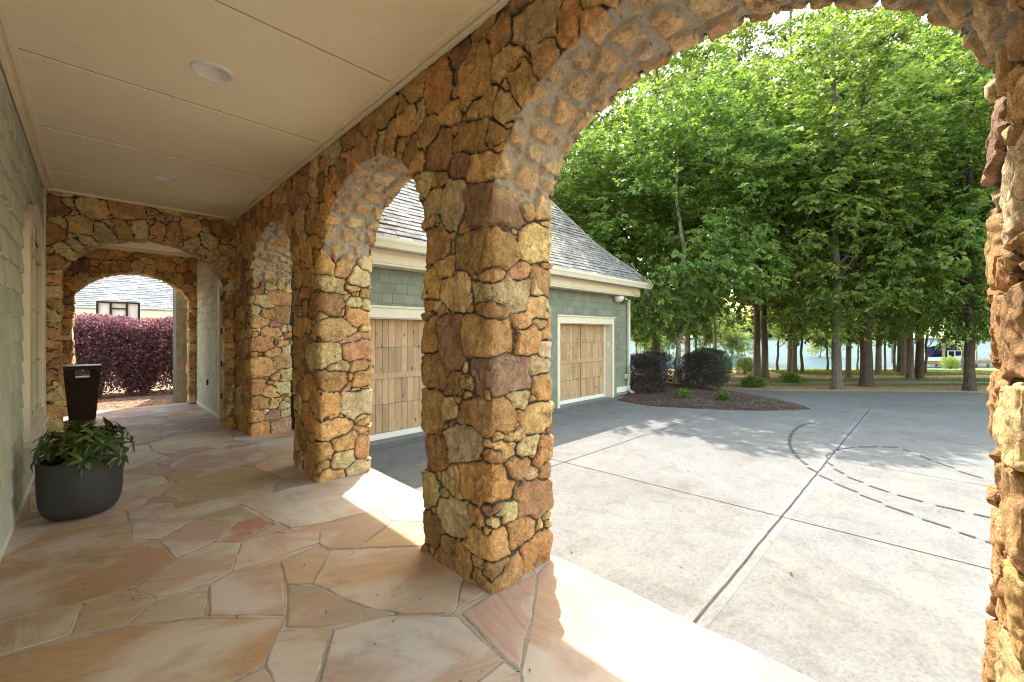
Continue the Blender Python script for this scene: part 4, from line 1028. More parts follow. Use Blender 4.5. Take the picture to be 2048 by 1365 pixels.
# roof: bell-cast hip roof with individual shingle tabs
prof = [(0.0, 0.80), (0.12, 0.935), (0.25, 1.07), (0.45, 1.255), (0.66, 1.475), (0.86, 1.75), (1.13, 2.11), (2.25, 3.62)]
prof = [(a * K, gz(h) + .01) for a, h in prof]
pa = [p[0] for p in prof]; ph_ = [p[1] for p in prof]
arc_l = np.r_[0, np.cumsum(np.hypot(np.diff(pa), np.diff(ph_)))]
def pr(s_): return float(np.interp(s_, arc_l, pa)), float(np.interp(s_, arc_l, ph_))
b = MB()
for k in range(len(prof) - 1):
    (a0, h0), (a1, h1) = prof[k], prof[k + 1]
    xl = lambda a: GL - .3
    b.face([(xl(a0), EY + a0, h0 - .02), (EX - a0, EY + a0, h0 - .02), (EX - a1, EY + a1, h1 - .02), (xl(a1), EY + a1, h1 - .02)])
    ye = EY + 2 * pa[-1]
    b.face([(EX - a0, EY + a0, h0 - .02), (EX - a0, ye - a0, h0 - .02), (EX - a1, ye - a1, h1 - .02), (EX - a1, EY + a1, h1 - .02)])
    b.face([(EX - a0, ye - a0, h0 - .02), (GL - .3, ye - a0, h0 - .02), (GL - .3, ye - a1, h1 - .02), (EX - a1, ye - a1, h1 - .02)])
b.face([(GL - .3, EY + p[0], p[1] - .02) for p in prof] + [(GL - .3, ye - p[0], p[1] - .02) for p in prof[::-1]])
b.build('roof_deck', M['joint'], gar)
b = MB(); rr = random.Random(5); s_ = 0.0; row = 0
while s_ < arc_l[-1] - .15:
    a0, h0 = pr(s_); a1, h1 = pr(s_ + .15); nv = Vector((0, -(h1 - h0), a1 - a0)).normalized()
    x = GL - .3 + (0.15 if row % 2 else 0); xe0, xe1 = EX - a0 + .02, EX - a1 + .02
    if s_ > 3.4: wmul = 3
    else: wmul = 1
    while x < xe0:
        w_ = rr.choice([.16, .22, .30]) * wmul; x2 = x + w_ - .006
        g = rr.choice([.78, .92, 1.0, 1.08, 1.2]) * rr.uniform(.95, 1.05); th = rr.choice([.006, .013]) + (.006 if row % 1 == 0 else 0); lo = rr.choice([0, 0, .012])
        if x2 > xe0: x2 = xe0
        xt = min(x2, xe1); xs = min(x, xe1)
        aa, hh = pr(max(0, s_ - lo)); B0 = Vector((0, EY + aa, hh)); B1 = Vector((0, EY + a1, h1)); o1 = nv * (th - .018); o2 = nv * (-.016)
        def V(x_, B, o_): return (x_, B.y + o_.y, B.z + o_.z)
        lo_ = nv * (-.022)
        b.hexa([V(x, B0, lo_), V(x2, B0, lo_), V(xt, B1, lo_), V(xs, B1, lo_), V(x, B0, o1), V(x2, B0, o1), V(xt, B1, o2), V(xs, B1, o2)], 0, (g, g * .99, g * .98))
        x += w_
    s_ += .142; row += 1
b.build('roof_shingles', M['roof'], gar)
b = MB(); s_ = 0.0
while s_ < arc_l[-1] - .2:
    a0, h0 = pr(s_); a1, h1 = pr(s_ + .26); p0 = Vector((EX - a0, EY + a0, h0 + .02)); p1 = Vector((EX - a1, EY + a1, h1 + .008)); g = rr.uniform(.8, 1.1)
    for sx, sy in ((-1, 0), (0, 1)):
        o_ = Vector((-.12 if sx else 0, .12 if sy else 0, -.06)); o0 = o_
        if sx: q = [p0, p0 + Vector((-.13, 0, -.012)), p1 + Vector((-.13, 0, -.012)), p1]
        else: q = [p0, p1, p1 + Vector((0, .13, -.012)), p0 + Vector((0, .13, -.012))]
        lo_ = Vector((0, 0, -.03)); b.hexa([v + lo_ for v in q] + q, 0, (g, g, g))
    s_ += .2
b.build('hip_cap', M['roof'], gar)

# ------------------------------------------------------------------ terrain, drive, lake
LAKE = -1.74
def sst(x): x = np.clip(x, 0, 1); return x * x * (3 - 2 * x)
def terrain(X, Y):
    X = np.asarray(X, float); Y = np.asarray(Y, float); d = (X + Y) / R2; r = (X - Y) / R2
    z = -DROP - 0.02 - np.clip(d - 15.4, 0, 24) * 0.048
    z = np.where(d > 39.4, -1.65 - (d - 39.4) * 0.35, z); z = np.maximum(z, -4.0)
    z = np.where(d > 215, np.maximum(z, -4 + (d - 215) * 0.16), z); z = np.minimum(z, 9 + 0 * z)
    hi = sst((4.0 - X) / 1.0) * sst((Y - 11.6) / 0.8)          # raised yard behind the passage
    z = z * (1 - hi) + (-0.07) * hi
    land = sst((-r - 14) / 8); z2 = np.where(d > 15.4, -0.5 + 0 * z, z)   # the yard behind the house stays dry land
    z = z * (1 - land) + np.maximum(z, z2) * land
    bumpy = sst((d - 16) / 3) * 0.05 * np.sin(X * 1.3 + 2 * np.sin(Y * .7)) * np.cos(Y * 1.1 + X * .3)
    return z + bumpy * (d < 60)
def tz(x, y): return float(terrain(x, y))
def tpt(px, py):
    """ground point under a photo pixel, on the terrain"""
    lo, hi = 2.0, 200.0
    k = (py - HOR) / F; t = (px - 1024.0) / F; d = 2.0
    while d < 60:
        x, y = d * (1 + t) / R2, d * (1 - t) / R2
        if U - k * d <= tz(x, y): break
        d += 0.05
    return x, y
ds = np.r_[np.linspace(-14, 14, 29), np.linspace(15, 46, 125), np.linspace(50, 210, 17), np.linspace(216, 420, 30), [700, 1500]]
rs_ = np.r_[[-1500, -600, -250], np.linspace(-120, -40, 9), np.linspace(-36, 42, 157), np.linspace(50, 160, 12), [260, 600, 1500]]
A, B = np.meshgrid(ds, rs_, indexing='ij'); XX = (A + B) / R2; YY = (A - B) / R2; ZZ = terrain(XX, YY)
idx = np.arange(A.size).reshape(A.shape); Q = np.stack([idx[:-1, :-1], idx[:-1, 1:], idx[1:, 1:], idx[1:, :-1]], -1).reshape(-1, 4)
me = np_mesh('ground', np.stack([XX.ravel(), YY.ravel(), ZZ.ravel()], 1), Q[:, ::-1])
def m_ground():
    def bl(t, b):
        v = objvec(t)
        st = ramp(t, noise(t, 14, 8, 0.8, v, 0.6), [(0.3, (0.22, 0.13, 0.08)), (0.5, (0.50, 0.33, 0.21)), (0.72, (0.75, 0.58, 0.42))])
        gr = ramp(t, noise(t, 30, 5, 0.8, v), [(0.3, (0.09, 0.12, 0.04)), (0.7, (0.26, 0.29, 0.12))])
        dv = N(t, 'ShaderNodeVectorMath', operation='DOT_PRODUCT'); t.links.new(v, dv.inputs[0]); dv.inputs[1].default_value = (1 / R2, 1 / R2, 0)
        rv = N(t, 'ShaderNodeVectorMath', operation='DOT_PRODUCT'); t.links.new(v, rv.inputs[0]); rv.inputs[1].default_value = (1 / R2, -1 / R2, 0)
        band = mth(t, 'SUBTRACT', 1.0, mth(t, 'MULTIPLY', mth(t, 'ABSOLUTE', mth(t, 'SUBTRACT', dv.outputs['Value'], 20.6)), 1.0))
        right = mth(t, 'MULTIPLY', ramp(t, mth(t, 'MULTIPLY', rv.outputs['Value'], 0.03), [(0.5, 0), (0.62, 1)]), ramp(t, mth(t, 'MULTIPLY', dv.outputs['Value'], 0.02), [(0.5, 0), (0.56, 1)]))
        g = mth(t, 'ADD', mth(t, 'MAXIMUM', band, right), mth(t, 'MULTIPLY', mth(t, 'SUBTRACT', noise(t, 1.2, 5, 0.7, v), 0.5), 2.2))
        c = mix(t, st, gr, ramp(t, g, [(0.4, 0), (0.7, 1)]))
        c = mix(t, c, (0.045, 0.07, 0.025), ramp(t, mth(t, 'MULTIPLY', dv.outputs['Value'], 0.005), [(0.9, 0), (1.0, 1)]))
        setc(t, b, c); bump(t, b, noise(t, 25, 6, 0.8, v), 0.9, 0.05)
    return mat('leaf_litter_ground', bl, 0.95, 0.1)
M['ground'] = m_ground()
tag(link('ground', me, M['ground'], None, True), kind='structure')
b = MB(); b.face([(-600 + 26, 600 + 26, LAKE), (26 - 600 + 1300, 26 + 600 - 1300 + 0, LAKE), (300 + 900, 300 - 100, LAKE), (300 - 900 + 400, 900, LAKE)]) if False else None
def dr_(d, r): return ((d + r) / R2, (d - r) / R2)
b.face([(*dr_(36, -900), LAKE), (*dr_(300, -900), LAKE), (*dr_(300, 900), LAKE), (*dr_(36, 900), LAKE)][::-1])
o = b.build('lake', M['water']); tag(o, kind='structure')
if o.data.polygons[0].normal.z < 0: o.data.flip_normals()

G_ = lambda px, py: ground(px, py, -DROP)
def sheet(pts, z, name, m, skirt=None):
    b = MB(); P = [(p[0], p[1], z) for p in pts]
    A = sum(a[0] * c[1] - c[0] * a[1] for a, c in zip(P, P[1:] + P[:1]))
    if A < 0: P = P[::-1]
    b.face(P)
    if skirt:
        for a, c in zip(P, P[1:] + P[:1]): b.face([(a[0], a[1], z - skirt), (c[0], c[1], z - skirt), c, a])
    o = b.build(name, m); return tag(o, kind='structure')
def smooth_pts(P, n_=6):
    out = []
    for i in range(len(P) - 1):
        p0 = P[max(i - 1, 0)]; p1 = P[i]; p2 = P[i + 1]; p3 = P[min(i + 2, len(P) - 1)]
        for k in range(n_):
            t = k / n_; out.append(tuple(0.5 * (2 * p1[q] + (p2[q] - p0[q]) * t + (2 * p0[q] - 5 * p1[q] + 4 * p2[q] - p3[q]) * t * t + (3 * p1[q] - p0[q] - 3 * p2[q] + p3[q]) * t ** 3) for q in range(len(p1))))
    out.append(P[-1]); return out
bed_front = smooth_pts([G_(1234, 801), G_(1290, 811), G_(1340, 815), G_(1440, 820), G_(1540, 822), G_(1622, 819)])
bed_back = smooth_pts([G_(1622, 818), G_(1580, 806), G_(1520, 794), G_(1470, 785), G_(1423, 778)])
far_edge = smooth_pts([G_(1423, 778), G_(1560, 782), G_(1700, 783), G_(1850, 784), G_(1975, 786)])
pts = [(-30, -30), (-30, -0.75 * U - .3), (XO - .2, -0.75 * U - .3), (XO - .2, GY + .2), (GR + .02, GY + .2)] + bed_front + bed_back[1:] + far_edge[1:] + [(24.0, -6.0), (26, -30)]
sheet(pts, -DROP, 'driveway', M['concrete'], 0.25)
# control joints and the dark curved dashes, laid as thin sheets
def strip(b, P, wd, z):
    for i in range(len(P) - 1):
        a, c = Vector(P[i]), Vector(P[i + 1]); t = (c - a).normalized(); n_ = Vector((-t.y, t.x)) * wd / 2
        t0 = (Vector(P[i]) - Vector(P[i - 1])).normalized() if i else t; t1 = (Vector(P[i + 2]) - c).normalized() if i + 2 < len(P) else t
        n0 = Vector((-(t0 + t).y, (t0 + t).x)).normalized() * wd / 2; n1 = Vector((-(t1 + t).y, (t1 + t).x)).normalized() * wd / 2
        b.face([(*(a - n0), z), (*(c - n1), z), (*(c + n1), z), (*(a + n0), z)])
def crop2(x, y): return G_(1100 + x / 2.1603, 750 + y / 2.1603)
def ext(a, b_, f0, f1): return [(a[0] + (b_[0] - a[0]) * f0, a[1] + (b_[1] - a[1]) * f0), (a[0] + (b_[0] - a[0]) * f1, a[1] + (b_[1] - a[1]) * f1)]
ZJ = -DROP + 0.004
rj = random.Random(8)
def wob(P, amp=.004, n_=40):
    a, c = Vector(P[0]), Vector(P[1]); nn = (c - a).normalized(); nn = Vector((-nn.y, nn.x)); return [tuple(a.lerp(c, k / n_) + nn * rj.uniform(-amp, amp)) for k in range(n_ + 1)]
b = MB()
J1 = ext(crop2(60, 378), crop2(1868, 832), -1.2, 3.0); J3 = ext(crop2(20, 392), crop2(740, 150), -3, 1.0); J4 = ext(crop2(20, 160), crop2(1010, 330), -.6, 3.2)
strip(b, wob(J1), .014, ZJ); strip(b, wob(J3), .016, ZJ); strip(b, wob(J4), .010, ZJ)
J5 = [crop2(1125, 152), crop2(1870, 128)]; strip(b, wob(ext(J5[0], J5[1], 0, 1.5)), .012, ZJ)
strip(b, wob([(GL, GY - .4), (GR - .2, GY - .4)]), .008, ZJ)
strip(b, wob([(GR - .75 * K, GY - .2), (GR - .75 * K, GY - 3.4)]), .008, ZJ)
tag(b.build('driveway_joint', M['joint']), kind='structure')
J2 = ext(crop2(635, 1060), crop2(1385, 145), -.35, 1.0)
b = MB(); strip(b, wob(J2, .003), .17, -DROP + .002); tag(b.build('driveway_band', M['band']), kind='structure')
b = MB(); strip(b, wob(J2, .005, 80), .02, ZJ + .002); tag(b.build('driveway_seam', M['jointsand']), kind='structure')
b = MB(); ZD = -DROP + .008
def dash(P, wd=.042): strip(b, [crop2(*p) for p in P], wd, ZD)
arcp = [(1150, 208), (1105, 213), (1062, 235), (1045, 255), (1037, 275), (1035, 295), (1042, 318), (1055, 340), (1085, 370), (1112, 392)]
arcs = smooth_pts([crop2(*p) for p in arcp], 5)
L = [0]
for a, c in zip(arcs, arcs[1:]): L.append(L[-1] + math.dist(a, c))
def along(P, L, s_):
    for i in range(len(P) - 1):
        if L[i + 1] >= s_: f = (s_ - L[i]) / max(1e-6, L[i + 1] - L[i]); return (P[i][0] + (P[i + 1][0] - P[i][0]) * f, P[i][1] + (P[i + 1][1] - P[i][1]) * f)
    return P[-1]
s_ = 0.0
while s_ < L[-1] - .2: strip(b, [along(arcs, L, s_ + q * .08) for q in range(4)], .05, ZD); s_ += .32
for P in ([(1115, 402), (1158, 425)], [(1163, 435), (1218, 458)], [(1232, 470), (1328, 508)], [(1342, 520), (1432, 553)], [(1452, 566), (1568, 606)], [(1608, 625), (1730, 663)], [(1768, 682), (1840, 706)], [(1880, 720), (1980, 752)],
          [(1200, 362), (1193, 352), (1212, 340)], [(1222, 332), (1240, 326), (1252, 323)], [(1262, 320), (1318, 315)], [(1335, 313), (1415, 312)], [(1435, 312), (1500, 314)], [(1200, 380), (1220, 393)], [(1230, 407), (1268, 428)], [(1285, 442), (1352, 466)], [(1378, 480), (1464, 508)], [(1500, 520), (1612, 550)], [(1665, 565), (1790, 592)], [(1830, 603), (1960, 630)]): dash(P)
for P in ([(1525, 322), (1555, 332)], [(1600, 350), (1645, 369)], [(1665, 378), (1750, 405)], [(1765, 417), (1870, 448)]): dash(P, .03)
tag(b.build('court_marking', M['tape']), kind='structure')

# mulch bed and path
mp = bed_front + bed_back[1:] + [G_(1400, 770), (GR + 3, GY + 4.2), (GR + .02, GY + 4.2), (GR + .02, GY)]
cen = Vector((sum(p[0] for p in mp) / len(mp), sum(p[1] for p in mp) / len(mp))); b = MB(); P0 = [Vector(p) for p in mp]; rings = []
for f, z in ((1.0, -DROP - .02), (.99, -DROP + .02), (.90, -DROP + .04), (.6, -DROP + .07), (.3, -DROP + .08)): rings.append([(*(cen + (p - cen) * f), z) for p in P0])
for a, c in zip(rings, rings[1:]):
    for k in range(len(P0)): j = (k + 1) % len(P0); b.face([a[k], a[j], c[j], c[k]])
b.face(rings[-1]); o = b.build('mulch_bed', M['mulch']); tag(o, kind='structure')
t_ = bmesh.new(); t_.from_mesh(o.data); bmesh.ops.remove_doubles(t_, verts=t_.verts, dist=.001); bmesh.ops.recalc_face_normals(t_, faces=t_.faces); t_.to_mesh(o.data); t_.free()
b = MB(); N_ = 60
for k in range(N_):
    r0, r1 = -8 + k * .8, -8 + (k + 1) * .8
    q = [dr_(18.6 + .1 * math.sin(r0 * .3), r0), dr_(20.0 + .1 * math.sin(r0 * .3), r0), dr_(20.0 + .1 * math.sin(r1 * .3), r1), dr_(18.6 + .1 * math.sin(r1 * .3), r1)]
    P = [(x, y, tz(x, y) + .035) for x, y in q]; b.face(P[::-1])
tag(b.build('path', M['concrete2']), kind='structure')

# ------------------------------------------------------------------ loose litter (uncountable): mulch chips, pine needles, grass
def litter(name, n_, sampler, L, W_, m, seed, up=0.25, hz=.01):
    r = np.random.RandomState(seed); P = sampler(r, n_); n_ = len(P); th = r.uniform(0, 2 * np.pi, n_); el = r.uniform(-up, up, n_) if up < 1 else r.uniform(.8, 1.5, n_)
    l = r.uniform(*L, n_) / 2; w_ = r.uniform(*W_, n_) / 2; d = np.stack([np.cos(th) * np.cos(el), np.sin(th) * np.cos(el), np.sin(el)], 1); s_ = np.stack([-np.sin(th), np.cos(th), r.uniform(-.3, .3, n_)], 1)
    P = P + np.array([0, 0, hz]) + (d * l[:, None] if up >= 1 else 0)
    V = np.stack([P - d * l[:, None] - s_ * w_[:, None], P + d * l[:, None] - s_ * w_[:, None] * .4, P + d * l[:, None] + s_ * w_[:, None] * .4, P - d * l[:, None] + s_ * w_[:, None]], 1).reshape(-1, 3)
    me = np_mesh(name, V, np.arange(4 * n_).reshape(-1, 4)); at = me.attributes.new('rnd', 'FLOAT', 'FACE'); at.data.foreach_set('value', r.rand(n_).astype(np.float32))
    return tag(link(name, me, m), kind='stuff')
def m_lit(name, cols):
    def bl(t, b): setc(t, b, ramp(t, attr(t, 'rnd', 'Fac'), [(0, cols[0]), (.5, cols[1]), (1, cols[2])]))
    return mat(name, bl, 0.85, 0.2)
def s_bed(r, n_):
    f = np.sqrt(r.rand(n_)) * .99; k = r.randint(0, len(mp) - 1, n_); u = r.rand(n_); P = np.array(mp); Q_ = P[k] * (1 - u)[:, None] + P[k + 1] * u[:, None]; c = np.array(cen)
    X = c + (Q_ - c) * f[:, None]; z = np.interp(f, [0, .3, .6, .9, .985, 1], [-DROP + .08, -DROP + .08, -DROP + .07, -DROP + .04, -DROP + .02, -DROP - .02]); return np.c_[X, z]
def s_ter(d0, d1, r0, r1, cond=None):
    def f(r, n_):
        d = r.uniform(d0, d1, n_); q = r.uniform(r0, r1, n_); X = (d + q) / R2; Y = (d - q) / R2; m = np.ones(n_, bool) if cond is None else cond(d, q, X, Y); X, Y = X[m], Y[m]; return np.c_[X, Y, terrain(X, Y)]
    return f
litter('mulch_chips', 16000, s_bed, (.03, .09), (.008, .025), m_lit('mulch_chip', [(.05, .03, .022), (.13, .08, .06), (.32, .22, .17)]), 1)
notpath = lambda d, q, X, Y: ((d < 18.4) | (d > 20.2))
litter('pine_straw_litter', 50000, s_ter(15.7, 30, 4, 30, notpath), (.08, .22), (.006, .02), m_lit('needle', [(.22, .12, .07), (.48, .30, .18), (.74, .56, .38)]), 2)
litter('fallen_needles', 9000, lambda r, n_: np.c_[r.uniform(-1.5, 1.8, n_), r.uniform(12.3, 14.6, n_), np.full(n_, -.06)], (.06, .2), (.005, .015), m_lit('needle_red', [(.20, .10, .06), (.42, .24, .15), (.62, .42, .3)]), 3)
litter('lawn_blades', 22000, s_ter(20.1, 22.6, 5, 28), (.05, .11), (.006, .014), m_lit('grass_blade', [(.09, .13, .04), (.17, .22, .06), (.32, .33, .13)]), 4, up=1)
litter('lawn_blades', 9000, s_ter(17.5, 18.55, 9, 26), (.05, .10), (.006, .014), M.get('x') or bpy.data.materials['grass_blade'], 5, up=1)
litter('lawn_blades', 30000, s_ter(26, 34, 19, 36), (.06, .13), (.012, .03), bpy.data.materials['grass_blade'], 6, up=1)
litter('porch_debris', 60, lambda r, n_: np.c_[r.uniform(-.1, 1.5, n_), r.uniform(.8, 6, n_), np.full(n_, .004)], (.01, .03), (.004, .01), m_lit('dry_bit', [(.03, .02, .015), (.10, .07, .04), (.2, .16, .07)]), 9)
litter('drive_debris', 130, lambda r, n_: np.c_[r.uniform(3, 14, n_), r.uniform(-3, 7, n_), np.full(n_, -DROP + .006)], (.015, .05), (.006, .018), bpy.data.materials['dry_bit'], 10)

# ------------------------------------------------------------------ foliage
def leaves_mesh(name, C, Dr, L, Wf, r, flat=0.6, rnd=None):
    """one rhombic folded leaf per row: centres, directions, lengths"""
    n_ = len(C); up = np.stack([r.normal(0, flat, n_), r.normal(0, flat, n_), np.ones(n_)], 1); s_ = np.cross(Dr, up); s_ /= np.linalg.norm(s_, axis=1)[:, None] + 1e-9
    l = L[:, None]; w_ = l * Wf
    V = np.stack([C, C + Dr * l * .45 - s_ * w_ * .5, C + Dr * l - np.array([0, 0, 1]) * l * .12, C + Dr * l * .45 + s_ * w_ * .5], 1).reshape(-1, 3)
    me = np_mesh(name, V, np.arange(4 * n_).reshape(-1, 4)); at = me.attributes.new('rnd', 'FLOAT', 'FACE'); at.data.foreach_set('value', (rnd if rnd is not None else r.rand(n_)).astype(np.float32)); return me
def sprays(r, cen, k, nl, slen, L, droop=0.35, outd=None, lift=0.0):
    """leafy twigs: for each centre k twigs with nl leaves set alternately along them"""
    n_ = len(cen) * k; c = np.repeat(cen, k, 0) + r.normal(0, .10, (n_, 3)) * slen * 2
    th = r.uniform(0, 2 * np.pi, n_); d = np.stack([np.cos(th), np.sin(th), r.uniform(-.35, .45, n_) + lift], 1)
    if outd is not None: d = d * .8 + np.repeat(outd, k, 0) * .9
    d /= np.linalg.norm(d, axis=1)[:, None]; sl = slen * r.uniform(.6, 1.3, n_); tw = r.rand(n_)
    u = np.tile((np.arange(nl) + .5) / nl, n_); D = np.repeat(d, nl, 0); SL = np.repeat(sl, nl); sgn = np.tile(np.where(np.arange(nl) % 2, 1.0, -1.0), n_)
    P = np.repeat(c, nl, 0) + D * (u * SL)[:, None]; P[:, 2] -= droop * (u * SL) ** 2 / slen
    s_ = np.cross(D, [0, 0, 1.0]); s_ /= np.linalg.norm(s_, axis=1)[:, None] + 1e-9
    ld = s_ * sgn[:, None] * .8 + D * .65 + np.array([0, 0, -.30]) + r.normal(0, .38, P.shape); ld /= np.linalg.norm(ld, axis=1)[:, None]
    rn = np.clip(np.repeat(tw, nl) * .7 + r.rand(len(P)) * .3, 0, 1)
    return P, ld, L * r.uniform(.65, 1.25, len(P)), rn
def crown_centers(r, n_, cz, rx, rz, shell=.45, zmin=None, seed=0, lump=.35):
    out = []; tot = 0
    while tot < n_:
        v = r.normal(size=(n_, 3)); v /= np.linalg.norm(v, axis=1)[:, None]; rad = r.uniform(0, 1, n_) ** shell
        lm = 1 + lump * fbm(v * 2.2 + seed, seed, 2)
        p = v * rad[:, None] * lm[:, None] * np.array([rx, rx, rz]); p[:, 2] += cz
        gap = fbm(p * .62 + seed * 3.1, seed + 5, 2); ok = gap > GAP[0]
        if zmin is not None: ok &= p[:, 2] > zmin
        out.append(np.c_[p[ok], v[ok]]); tot += ok.sum()
    return np.vstack(out)[:n_]
def limbs(mb, r_, base_h, top, n_, spread, rad, lean=(0, 0), forks=True):
    for k in range(n_):
        f = (k + .5) / n_; h = base_h + (top - base_h) * f; a = k * 2.4 + r_.uniform(-.4, .4); L = spread * (1 - .55 * f) * r_.uniform(.7, 1.1); R = rad * (1 - .65 * f) * .42
        p0 = Vector((lean[0] * h, lean[1] * h, h)); dv = Vector((math.cos(a), math.sin(a), r_.uniform(.35, .9)))
        pts = [p0]; p = p0.copy(); d = dv.normalized()
        for q in range(5): d = (d + Vector((r_.uniform(-.25, .25), r_.uniform(-.25, .25), r_.uniform(-.1, .2)))).normalized(); p = p + d * L / 5; pts.append(p.copy())
        mb.tube(pts, [R, R * .8, R * .62, R * .45, R * .3, R * .14], 6, cap=False)
        for q in (2, 3, 4):
            e = pts[q] + Vector((r_.uniform(-1, 1), r_.uniform(-1, 1), r_.uniform(-.1, .7))) * L * .35; mb.tube([pts[q], pts[q].lerp(e, .5) + Vector((0, 0, .1)), e], [R * .35, R * .22, R * .08], 5, cap=False)
def trunk_tube(mb, r_, h, r0, r1, lean=(0, 0), flare=1.5, n_=12, wig=.05, start=(0, 0), seg=11):
    pts = []; rad = []
    for k in range(seg):
        f = (k / (seg - 1)) ** 1.35; z = -.25 + f * (h + .25); pts.append((start[0] + lean[0] * z + (r_.uniform(-wig, wig) if k > 1 else 0), start[1] + lean[1] * z + (r_.uniform(-wig, wig) if k > 1 else 0), z)); fl = 1 + (flare - 1) * math.exp(-max(0, z + .1) / .28)
        rad.append((r0 + (r1 - r0) * f) * fl)
    mb.tube(pts, rad, n_, cap=False, wob=.10, rnd=r_)
GAP = [.0]
def TOPF(x, y):
    d = (x + y) / R2; px = 1024 + F * (x - y) / R2 / d
    return (1.6 if px < 1400 else 2.4) + d * (HOR - float(np.interp(px + 60, [1110, 1180, 1229, 1347, 1433, 1540, 1700], [330, 250, 209, 113, 75, 40, 15]))) / F
def make_tree(kind, seed, h, r0, cz, rx, rz, ncl, k, nl, slen, L, leafm, barkm, zmin, nlimb=12, lean=(0, 0), extra=None, shell=.45, wf=.5, lump=.35):
    r = np.random.RandomState(seed); r_ = random.Random(seed); root = empty('leafy_tree'); root['top'] = float(cz + rz * 1.0)
    mb = MB(); trunk_tube(mb, r_, h, r0, r0 * .28, lean); limbs(mb, r_, max(zmin * .9, h * .2), h * .97, nlimb, rx * .9, r0, lean)
    if extra: extra(mb, r_)
    tr = mb.build('trunk', M[barkm], root, True)
    C = crown_centers(r, ncl, cz, rx, rz, shell, zmin, seed, lump); C[:, 0] += lean[0] * cz; C[:, 1] += lean[1] * cz
    P, D, LL, rn = sprays(r, C[:, :3], k, nl, slen, L, .16, C[:, 3:]); me = leaves_mesh('crown', P, D, LL, wf, r, .9, rn)
    link('crown', me, M[leafm], root); return root
def place(root, x, y, rz=0.0, s_=1.0, label=None, first=False, sz=None, z=None, group=None):
    if not first:
        c = root.copy(); COL.objects.link(c)
        for ch in root.children: q = ch.copy(); COL.objects.link(q); q.parent = c
        root = c
    if sz is not None: sz = TOPF(x, y) / root['top'] * sz
    root.location = (x, y, tz(x, y) if z is None else z); root.rotation_euler = (0, 0, rz); root.scale = (s_, s_, sz or s_)
    tag(root, label, 'tree', group or 'leafy trees between the drive and the lake'); return root

# the pale-barked multi-limbed tree in the mulch bed
def t1x(mb, r_):
    def br(P, R): mb.tube([Vector(p) for p in P], R, 9, cap=False, wob=.08, rnd=r_)
    rt = Vector((1 / R2, -1 / R2, 0))      # to the right in the view
    def v(a, z, q=0.0): return rt * a + Vector((q, q, 0)) + Vector((0, 0, z))
    br([v(.02, 1.6), v(-.25, 2.1), v(-.75, 2.8), v(-1.35, 3.8), v(-1.9, 4.9)], [.13, .11, .10, .08, .05])
    br([v(.05, 1.8), v(.35, 2.5, -.2), v(.9, 3.3, -.4), v(1.9, 4.1, -.5), v(3.0, 5.6, -.6), (v(3.4, 7.2, -.6))], [.12, .10, .09, .085, .06, .04])
    br([v(.0, 2.0), v(.3, 3.4, .3), v(.5, 5.5, .4), v(.2, 8, .5), v(.3, 10.4, .4)], [.12, .11, .09, .06, .03])
x1, y1 = tpt(1355, 774); print('tree1', x1, y1)
big1 = make_tree('big', 3, 2.3, .165, 6.7, 4.7, 5.2, 2000, 3, 9, .40, .17, 'leafdark', 'barkpale', 1.9, 8, (.01, -.01), t1x, .5, .6)
place(big1, x1, y1, 0, 1, 'pale barked tree with forking limbs standing in the dark mulch bed by the garage corner', True, z=-DROP + .08)
ta = make_tree('a', 11, 16.5, .19, 10.2, 4.3, 7.4, 1600, 3, 9, .42, .18, 'leaf', 'bark', 3.2, 14, (0, 0), None, .5, .6)
tb = make_tree('b', 12, 17.5, .18, 11.0, 4.6, 7.6, 1600, 3, 9, .44, .185, 'leaf', 'bark', 3.4, 14, (.01, 0), None, .55, .6)
tc = make_tree('c', 13, 15.0, .215, 8.8, 4.9, 7.2, 1900, 3, 9, .42, .18, 'leafdark', 'barkdark', 2.3, 14, (0, .01), None, .5, .6)
td = make_tree('d', 14, 7.0, .085, 4.6, 2.3, 2.6, 620, 3, 9, .36, .13, 'leafyellow', 'barkdark', 1.2, 9, (.03, .02), None, .6, .5, .5)
te = make_tree('e', 15, 8.5, .075, 5.6, 2.6, 3.3, 560, 3, 9, .40, .14, 'leafyellow', 'bark', 1.6, 9, (-.03, .03), None, .7, .5, .5)
